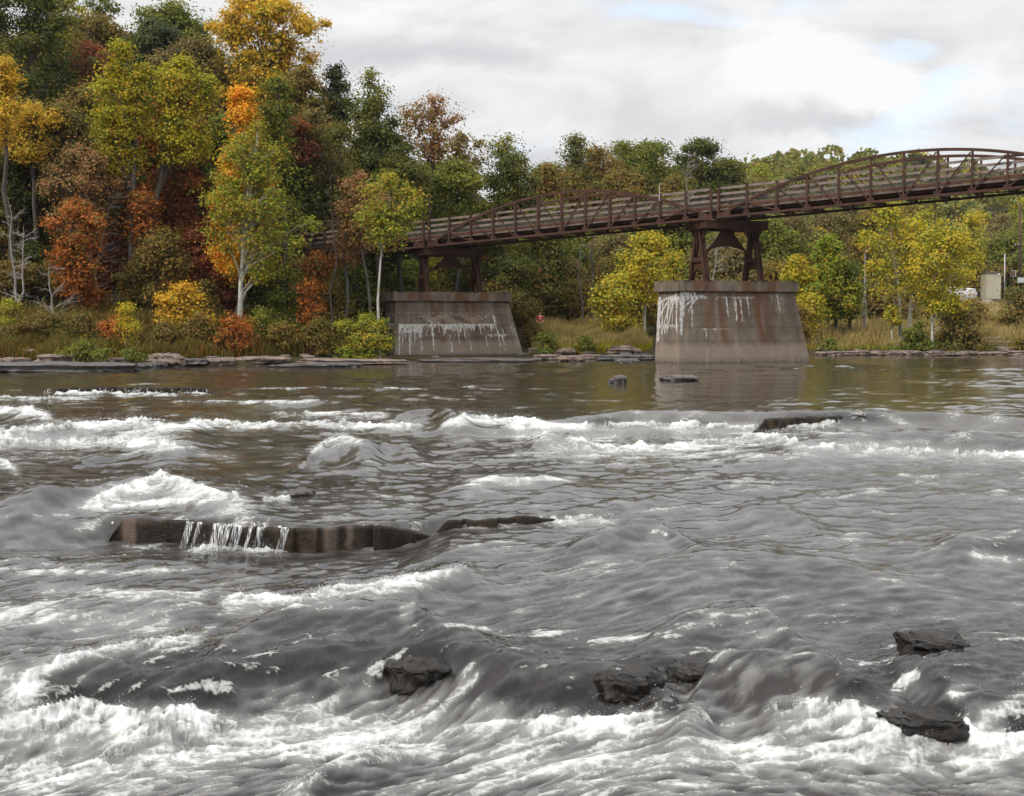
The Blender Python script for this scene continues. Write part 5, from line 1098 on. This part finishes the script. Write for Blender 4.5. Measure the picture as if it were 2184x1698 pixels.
nw = np.sqrt(np.clip(Y/14,.4,4)); lump = fbm(X*3.2/nw, Y*3.2/nw, 4, 180); grain = fbm(X*9/nw, Y*9/nw, 4, 185, .75); Gf = norm(lic(norm(blur(rw.normal(size=(nr,nc)).astype(np.float32),1)), 3, 1.0)); lump2 = fbm(Uf*.9/nw, Vf*2.2/nw, 3, 190)
tt = np.maximum(foamB,base)+.25*Lf*(.5+foamB*.2)+.20*Lm*(.4+.3*foamB)+.10*Lc+.36*lump*(.25+foamB*.7)+.42*grain*(.15+foamB*.8)+.10*Gf*foamB+.16*lump2+crest
tt = tt*np.interp(ys,[748,800,826],[0,.2,1])[:,None]
foam = sst(.44,.66,tt)
aer_sheen = np.clip(blur(np.maximum(foamB,base*.8),9)*1.0+act*np.interp(ys,[748,950,1150,1400],[.5,.6,.8,1])[:,None]*(.09+.09*Lm+.17*Lf+.05*Lc),0,1)*np.interp(ys,[748,820,880],[.1,.3,1])[:,None]  # bubbles near foam, plus pale current streaks painted in as sky sheen
# ---- black rock close under the water, plus shade painted on swell fronts
dark = np.zeros_like(X)
for pts, w_, st in [([(60,1470),(300,1432),(600,1395),(900,1372),(1150,1395),(1450,1400)],34,.62),([(1000,1470),(1250,1478),(1450,1508)],20,.8),([(1700,1440),(1900,1400),(2184,1370),(2400,1370)],44,.6),([(1150,1385),(1350,1365),(1600,1340)],20,.4),([(560,1330),(750,1330),(900,1345)],20,.45),([(20,1512),(130,1492),(310,1462),(450,1478),(560,1470)],22,.95),([(310,1452),(600,1432),(800,1412)],16,.8),([(780,1440),(830,1412),(900,1398),(980,1405)],26,1.0),([(1010,1470),(1120,1480),(1240,1490),(1400,1500)],13,.9),
      ([(1265,1450),(1330,1430),(1420,1416),(1540,1412)],20,1.0),([(1410,1505),(1450,1500)],12,.8),([(1930,1378),(1990,1355),(2065,1362)],16,1.0),([(1905,1528),(1980,1518),(2070,1524)],13,1.0),([(2130,1560),(2184,1540),(2300,1520)],26,1.0),([(1760,1490),(1850,1450),(1960,1440)],22,.7),([(1940,1460),(2050,1430),(2250,1420)],28,.65),
      ([(1180,905),(1250,897),(1370,900)],4,.8),([(1400,903),(1560,902)],4,.6),([(1600,905),(1680,893),(1800,890),(1905,890)],9,1.0),([(620,1325),(700,1330)],10,.45),([(1000,1335),(1150,1350),(1300,1370)],14,.5),([(880,1312),(935,1330)],8,.7),([(1640,1318),(1760,1330),(2000,1305)],7,.55),([(2000,1170),(2100,1160),(2200,1185)],9,.5)]:
    a = np.array(pts, float); yb = np.interp(PX, a[:,0], a[:,1]); w_ = w_*1.6; dy = PY-yb+w_*.5*lump+w_*.22*Lm; L = a[-1,0]-a[0,0]
    dark = np.maximum(dark, st*np.exp(-(dy/w_)**2)*sst(a[0,0]-4,a[0,0]+.2*L,PX)*sst(a[-1,0]+4,a[-1,0]-.2*L,PX))
dark = np.clip(dark*(1.35+.30*Lf+.30*Lm),0,1)*(1-.75*foam)
# froth stands proud of the water
bil = np.abs(fbm(X*4.2/nw, Y*4.2/nw, 3, 200)); kk = np.clip(Y/14,.6,2.2)
strong = sst(.55,1.05,foamB+.3*lump)
Z = Z-.7*licz*foam+foam*kk*(.006+strong*(.075*np.clip(bil,0,.8)+.05*np.abs(fbm(X*1.7/nw,Y*1.7/nw,2,210))+.022*np.clip(grain,-.5,.8)+.004*Gf))
V = np.stack([X,Y,Z],-1).reshape(-1,3)
# material
t = NT('river_water'); fo = t.attr('foam'); ae = t.attr('aeration_sheen'); dk = t.attr('rock_swell_dark')
p = t.pos(); cd = t.n('ShaderNodeVectorMath', operation='LENGTH')
nb = t.noise(t.scaled(p,(.8,.8,1)), 2.2, 4, .55); nb2 = t.noise(t.scaled(p,(3.5,1.6,1)), 4, 3, .6)
sepp = t.n('ShaderNodeSeparateXYZ'); t.l(p, sepp.inputs[0]); far = t.math('MULTIPLY', t.math('SUBTRACT', sepp.outputs[1], 22), .05, clamp=True)
col = t.mix(t.math('MULTIPLY', ae, .9, clamp=True), (.030,.027,.025,1), (.30,.295,.285,1)); col = t.mix(far, col, t.mix(ae, (.050,.040,.026,1), (.18,.18,.165,1)))
col = t.mix(dk, col, (.009,.007,.006,1))
bh = t.math('ADD', t.math('MULTIPLY', nb, .5), t.math('MULTIPLY', nb2, .2))
wn_ = t.n('ShaderNodeBump'); t.l(bh, wn_.inputs['Height']); t.l(t.math('MULTIPLY_ADD', far, .05, .07), wn_.inputs['Strength']); wn_.inputs['Distance'].default_value = .10
wat = t.n('ShaderNodeBsdfPrincipled'); t.l(col, wat.inputs['Base Color']); wat.inputs['IOR'].default_value = 1.333; t.l(t.math('MULTIPLY_ADD', far, -.04, .14), wat.inputs['Roughness']); t.l(wn_.outputs[0], wat.inputs['Normal'])
fn = t.noise(p, 30, 5, .75)
rot = t.n('ShaderNodeMapping'); t.l(p, rot.inputs[0]); rot.inputs['Rotation'].default_value = (0,0,R(-38)); rot.inputs['Scale'].default_value = (.55,1,.6)
wq = t.n('ShaderNodeTexNoise'); t.l(p, wq.inputs['Vector']); wq.inputs['Scale'].default_value = 5; wq.inputs['Detail'].default_value = 3
wm = t.n('ShaderNodeVectorMath', operation='MULTIPLY_ADD'); t.l(wq.outputs['Color'], wm.inputs[0]); wm.inputs[1].default_value = (.22,.22,.1); t.l(rot.outputs[0], wm.inputs[2])
def lacev(sc, wd):
    vo = t.n('ShaderNodeTexVoronoi', feature='DISTANCE_TO_EDGE'); t.l(wm.outputs[0], vo.inputs['Vector']); vo.inputs['Scale'].default_value = sc
    mr = t.n('ShaderNodeMapRange', interpolation_type='SMOOTHSTEP'); t.l(vo.outputs['Distance'], mr.inputs[0]); mr.inputs[1].default_value = 0; mr.inputs[2].default_value = wd; mr.inputs[3].default_value = 1; mr.inputs[4].default_value = 0
    return mr.outputs[0]
lace = t.math('MULTIPLY_ADD', lacev(7, .16), .6, t.math('MULTIPLY', lacev(15, .2), .4))
fr_ = t.math('ADD', t.attr('froth'), t.math('MULTIPLY_ADD', lace, .42, -.15))
fr_ = t.math('ADD', fr_, t.math('MULTIPLY_ADD', fn, .36, -.18))
fo = t.math('MULTIPLY', t.math('SUBTRACT', fr_, .47), 5.5, clamp=True)
fo = t.math('MULTIPLY', fo, t.math('MULTIPLY', t.math('SUBTRACT', t.attr('froth'), .2), 6, clamp=True)); fb = t.n('ShaderNodeBump'); t.l(fn, fb.inputs['Height']); fb.inputs['Strength'].default_value = .35; fb.inputs['Distance'].default_value = .03
fs = t.n('ShaderNodeBsdfPrincipled'); t.l(t.ramp(t.math('MULTIPLY', fr_, .66), [(.22,(.12,.12,.11)),(.42,(.26,.262,.24)),(.62,(.42,.425,.405)),(.92,(.64,.645,.64))]), fs.inputs['Base Color']); fs.inputs['Roughness'].default_value = .55; t.l(fb.outputs[0], fs.inputs['Normal'])
fs.inputs['Specular IOR Level'].default_value = .3
mx = t.n('ShaderNodeMixShader'); t.l(fo, mx.inputs[0]); t.l(wat.outputs[0], mx.inputs[1]); t.l(fs.outputs[0], mx.inputs[2])
M['water'] = t.done(mx.outputs[0])
tag(fast('river', V, grid(np.arange(nc), np.arange(nr))[:, ::-1], M['water'], smooth=True, attrs={'foam':foam,'froth':tt,'aeration_sheen':aer_sheen,'rock_swell_dark':dark}), kind='structure')
# ---- the mossy ledge in mid river with water spilling over it
t = NT('mossy_wet_rock'); p = t.pos(); n_ = t.noise(t.scaled(p,(1,1,1.2)), 3.2, 8, .7); nf = t.noise(p, 22, 5, .7); pz = t.n('ShaderNodeSeparateXYZ'); t.l(p, pz.inputs[0])
col = t.ramp(n_, [(.34,(.006,.005,.004)), (.5,(.022,.014,.007)), (.68,(.055,.034,.015))]); col = t.mix(t.attr('dry'), col, t.mix(nf, (.06,.045,.034,1), (.17,.125,.095,1)))
M['ledge'] = t.done(t.pbsdf(col, t.math('MULTIPLY_ADD', t.attr('dry'), .4, .45), .25, t.bump(t.math('ADD', n_, nf), .6, .05)))
def ledge(front, z0, z1, depth, label, name, dry=(), amp=.05, group='rock ledges in the river', tr_=.9, tl_=.25):
    P = [on(x, y, z1) for x, y in front]; fx = np.array([p.x for p in P]); fy = np.array([p.y for p in P]); n = 420; xx = np.linspace(fx[0], fx[-1], n); yy = np.interp(xx, fx, fy)
    rb = np.random.default_rng(int(front[0][0])); cut = np.sort(rb.uniform(xx[0],xx[-1],max(3,int((xx[-1]-xx[0])/(amp*9))))); bi = np.searchsorted(cut, xx); off = np.clip(rb.normal(size=len(cut)+1),-1.3,1.3)*amp*.75; slp = rb.normal(size=len(cut)+1)*.12; ctr = np.r_[xx[0],cut]
    yy = yy+off[bi]+slp[bi]*(xx-ctr[bi])
    yy = yy+amp*1.2*pn(xx*2.3, xx*0, 3)+.6*amp*np.sign(pn(xx*1.6, xx*0+4, 5))*np.abs(pn(xx*1.6, xx*0+4, 5))**.4; pxs = np.interp(xx, fx, [f[0] for f in front])
    prof = [(-.10,0),(-.03,.12),(0,.35),(-.02,.55),(.01,.75),(.0,.92),(.04,1.0),(.14,.84),(1.0,.5)]     # (inward fraction of depth, height fraction)
    Vv = []; dr = []
    taper = np.clip(np.minimum((xx-xx[0])/tl_, (xx[-1]-xx)/tr_),0,1)**.6; yy = np.interp(xx,fx,fy)+(yy-np.interp(xx,fx,fy))*taper
    for j, (u, h) in enumerate(prof):
        for i in range(n):
            zz = z0+(z1-z0)*h*(.25+.75*taper[i])+.04*float(fbm(np.array([xx[i]*3]),np.array([h*2.]),2,9)[0])*(1 if 0 < h < .95 else .8)
            Vv.append((xx[i], yy[i]+u*depth+(1-taper[i])*.15+amp*.6*float(pn(np.array([xx[i]*5]),np.array([h*3.]),12)[0]), zz))
            jx = 9*float(pn(np.array([h*3.+i*.02]),np.array([h*7.]),33)[0]); dr.append(max([0]+[float(sst(b-a+10, b-a-10, np.array([abs(2*(pxs[i]+jx)-a-b)]))[0])*(1 if h > .1 else .4) for a, b in dry]))
    o = fast(name, Vv, grid(np.arange(n), np.arange(len(prof))), M['ledge'], None, (0,0,0), False, {'dry': dr}); c = Vector((float(xx.mean()), float(yy.mean()), z0)); o.data.transform(__import__('mathutils').Matrix.Translation(-c)); o.location = c
    return tag(o, label, 'rock ledge', group)
ledge([(198,1120),(215,1109),(262,1104),(300,1108),(400,1112),(470,1117),(560,1124),(700,1127),(800,1122),(905,1114),(965,1110)], -.55, .015, .5, 'brown mossy rock ledge in mid river with water spilling over its front', 'rock_ledge', ((258,292),(688,716),(735,750)), tr_=1.0)
ledge([(915,1113),(1000,1108),(1100,1103),(1200,1098),(1300,1091)], -.5, .0, .4, 'thin dark rock lip awash to the right of the mossy ledge', 'rock_ledge', amp=.04, tr_=1.2)
ledge([(90,832),(130,828),(200,826),(330,826),(420,826),(470,829)], -.4, .20, .9, 'far straight rock ledge with a row of small falls at upper left', 'rock_ledge', amp=.12)
ledge([(1590,899),(1640,894),(1700,890),(1800,887),(1880,886),(1950,892)], -.4, .34, .8, 'dark rounded rock ledge under the smooth hump of water at right', 'rock_ledge', amp=.16, tr_=1.0, tl_=.7)
ledge([(150,1486),(230,1474),(310,1460),(500,1440),(750,1424),(850,1412),(970,1414)], -1.0, -.41, .5, 'long black ledge under the falling water of the foreground drop', 'rock_ledge', amp=.07)
# ---- black rocks awash in the foreground
t = NT('black_wet_rock'); p = t.pos(); n_ = t.noise(t.scaled(p,(1,1,1.5)), 5, 8, .7); nf = t.noise(p, 30, 5, .7)
M['wetblack'] = t.done(t.pbsdf(t.ramp(n_, [(.35,(.006,.005,.005)),(.55,(.018,.014,.010)),(.72,(.040,.029,.020))]), .3, .35, t.bump(t.math('ADD', n_, nf), .7, .03)))
PXw, PYw = proj(X, Y, Z)
def boulder(x0, x1, yt, yb, lab, seed):        # set into the water surface where it shows, most of it awash
    xm, ym = (x0+x1)/2, yb-6; k = int(np.argmin((PXw-xm)**2+(PYw-ym)**2)); c = Vector((float(X.flat[k]), float(Y.flat[k]), float(Z.flat[k])))
    w_ = (x1-x0)/2/FP*c.y; h = (yb-yt)/FP*c.y
    return rock((c.x, c.y+.10, c.z-h*.30), w_*1.05, .30, h*.78, lab, 'wetblack', seed, .0, 0, 'black wet rocks in the foreground rapids', 'rapids_rock', 5, .34)
boulder(1275,1400,1418,1452,'left of two low black rocks under the smooth swell in the foreground',3)
boulder(1425,1540,1408,1440,'right of two low black rocks under the smooth swell in the foreground',4)
boulder(835,960,1394,1436,'black rock at the right end of the long foreground drop',5)
boulder(1935,2065,1345,1384,'black rock behind the splash at the lower right',6)
boulder(1885,2075,1508,1544,'flat black rock in front of the splash at the lower right',7)
# ---- strands of falling water
t = NT('falling_water'); n_ = t.noise(t.scaled(t.pos(),(16,6,1.0)), 3, 4, .6); fs = t.pbsdf(t.ramp(n_, [(.35,(.30,.30,.29)),(.6,(.80,.81,.81))]), .3, .5)
tb = t.n('ShaderNodeBsdfTransparent'); mx = t.n('ShaderNodeMixShader'); t.l(t.math('MULTIPLY_ADD', n_, 3.4, -1.35, clamp=True), mx.inputs[0]); t.l(tb.outputs[0], mx.inputs[1]); t.l(fs, mx.inputs[2]); M['fall'] = t.done(mx.outputs[0])
m = MB(); rf = random.Random(4)
def strand(x, zt, zb, y, r0, flare):
    P = []
    for i in range(7):
        u = i/6; P.append(Vector((x+flare*u*u, y-.05-.16*math.sqrt(u+.02)+rf.uniform(-.01,.01), zt+(zb-zt)*u**1.4)))
    m.tube(P, [r0*(.6+.7*math.sin(math.pi*min(1,.25+.7*i/6)))*(1+.2*rf.uniform(-1,1)) for i in range(7)], 5)
def yfront(px_, pts): return on(px_, np.interp(px_, [q[0] for q in pts], [q[1] for q in pts]), .02)
fr = [(198,1118),(262,1103),(400,1112),(470,1117),(560,1124),(700,1127),(800,1122),(900,1116)]
def sheet(m2, xa, xb, fr_, z0, z1, out, lean, n=None):
    n = n or max(6, int((xb-xa)/1.6)); V = []; ph = rf.uniform(0,9)
    for k in range(9):
        u = k/8
        for i in range(n+1):
            s = i/n; px_ = xa+(xb-xa)*s; q = yfront(px_, fr_); rip = .018*math.sin(i*1.9+ph)+.012*math.sin(i*4.3+ph*2)
            wd = (s-.5)*(-.05*u)*(xb-xa)/60
            V.append((q.x+lean*u*u+wd, q.y-.03-out*math.sqrt(u+.01)+rip*(.3+u), z0+(z1-z0)*u**1.5+.012*math.sin(i*2.7+ph)*(k == 8)))
    m2.add(V, [(k*(n+1)+i, k*(n+1)+i+1, (k+1)*(n+1)+i+1, (k+1)*(n+1)+i) for k in range(8) for i in range(n)])
for a, b in ((458,498),(500,521),(551,567),(602,619),(400,416),(424,434),(534,541)): sheet(m, a, b, fr, .03, -.36, .15, -.10)
f2_ = [(310,1458),(500,1438),(750,1422),(850,1410)]
def yfront2(px_, pts): return on(px_, np.interp(px_, [q[0] for q in pts], [q[1] for q in pts]), -.36)
yf_ = yfront; yfront = yfront2
for a, b in ((320,372),(380,470),(478,560),(565,640),(650,700),(706,788)): sheet(m, a, b, f2_, -.36, -.74, .18, -.13)
yfront = yf_
for i in range(60):
    q = on(rf.uniform(95,468), 827, .2); zt_ = rf.uniform(.05,.2); strand(q.x, zt_, zt_-rf.uniform(.06,.28), q.y-.1, rf.uniform(.005,.013), rf.uniform(-.04,.04))
tag(m.build('waterfall', M['fall'], None, (0,0,0), True), kind='structure')
# ---- flying drops
P = []
rs = np.random.default_rng(8)
def splash(x, y, z, n, sx, h, k=1.0):
    q = on(x, y, z); a = rs.normal(size=(n,3))*np.array([sx,sx*.7,0])+np.array(q); a[:,2] += np.abs(rs.normal(size=n))**1.3*h; P.append(np.c_[a, k*rs.uniform(.3,1,n)**2])
for x, y, n, sx, h in ((877,1466,60,.03,.10),(902,1460,70,.03,.12),(960,1475,60,.10,.05),(1005,1472,50,.06,.06),(250,1500,40,.05,.06),(180,1492,80,.12,.05),(560,1480,60,.2,.03),(1120,1490,60,.15,.06),(1410,1505,40,.05,.10),(1440,1500,20,.03,.15),(1530,1470,90,.10,.05),(1660,1480,50,.2,.03),(1720,1482,14,.02,.09),(1940,1440,90,.08,.08),(1960,1425,40,.05,.06),(2090,1560,60,.1,.05),(700,1470,80,.3,.03),(1850,1505,60,.2,.03)): splash(x,y,-.52,int(n*.8),sx,h*.7,.006)
for x, y, n, sx, h in ((880,866,120,.35,.25),(1652,932,120,.5,.28),(1700,898,60,.3,.2),(700,932,60,.3,.12),(345,1012,80,.3,.15),(465,1050,90,.25,.20),(530,1060,80,.15,.22),(400,905,60,.6,.2),(1290,1100,60,.12,.06),(985,1212,80,.06,.06),(1940,955,60,.4,.15),(1820,950,60,.4,.15),(1560,940,60,.5,.15)): splash(x,y,-.05,n,sx,h*.5,.0075)
cv = np.clip(Z-blur(Z,8)-.008,0,.04)*(foam > .5)*(foamB > .62)*(PYa > 850); w_ = (cv*np.clip(14/Y,.25,1.2)).ravel(); ix = rs.choice(w_.size, 13000, p=w_/w_.sum())
yy_ = Y.ravel()[ix]; sc_ = np.clip(yy_/10,.8,3.2); q = np.stack([X.ravel()[ix], yy_, Z.ravel()[ix]],1)+rs.normal(size=(13000,3))*np.array([.02,.02,0])*sc_[:,None]; q[:,2] += np.abs(rs.normal(size=13000))**1.6*.022*sc_
P.append(np.c_[q, (.0036*sc_**.55)*rs.uniform(.35,1,13000)**1.5])
P = np.concatenate(P); O = np.array([(1,0,0),(-1,0,0),(0,1,0),(0,-1,0),(0,0,1.4),(0,0,-1.4)]); Fo = np.array([(0,2,4),(2,1,4),(1,3,4),(3,0,4),(2,0,5),(1,2,5),(3,1,5),(0,3,5)])
V = (P[:,None,:3]+O[None]*P[:,None,3:4]).reshape(-1,3); F = (np.arange(len(P))[:,None,None]*6+Fo[None]).reshape(-1,3)
t = NT('water_drops'); M['drops'] = t.done(t.pbsdf((.72,.73,.73,1), .25, .5)); tag(fast('spray', V, F, M['drops'], smooth=True), kind='stuff')
# ---------------------------------------------------------------- thin autumn haze
m = MB(); m.hexa([Vector(v) for v in ((-905,-305,-3.4),(955,-305,-3.4),(955,1005,-3.4),(-905,1005,-3.4),(-905,-305,85),(955,-305,85),(955,1005,85),(-905,1005,85))])
t = NT('haze_air'); pv = t.n('ShaderNodeVolumePrincipled'); pv.inputs['Color'].default_value = (.86,.90,.96,1); pv.inputs['Density'].default_value = .00009; pv.inputs['Anisotropy'].default_value = .2
t.l(pv.outputs[0], t.out.inputs['Volume']); M['haze'] = t.m
tag(m.build('haze', M['haze'], None, (0,0,0)), kind='stuff')
S.cycles.volume_bounces = 0
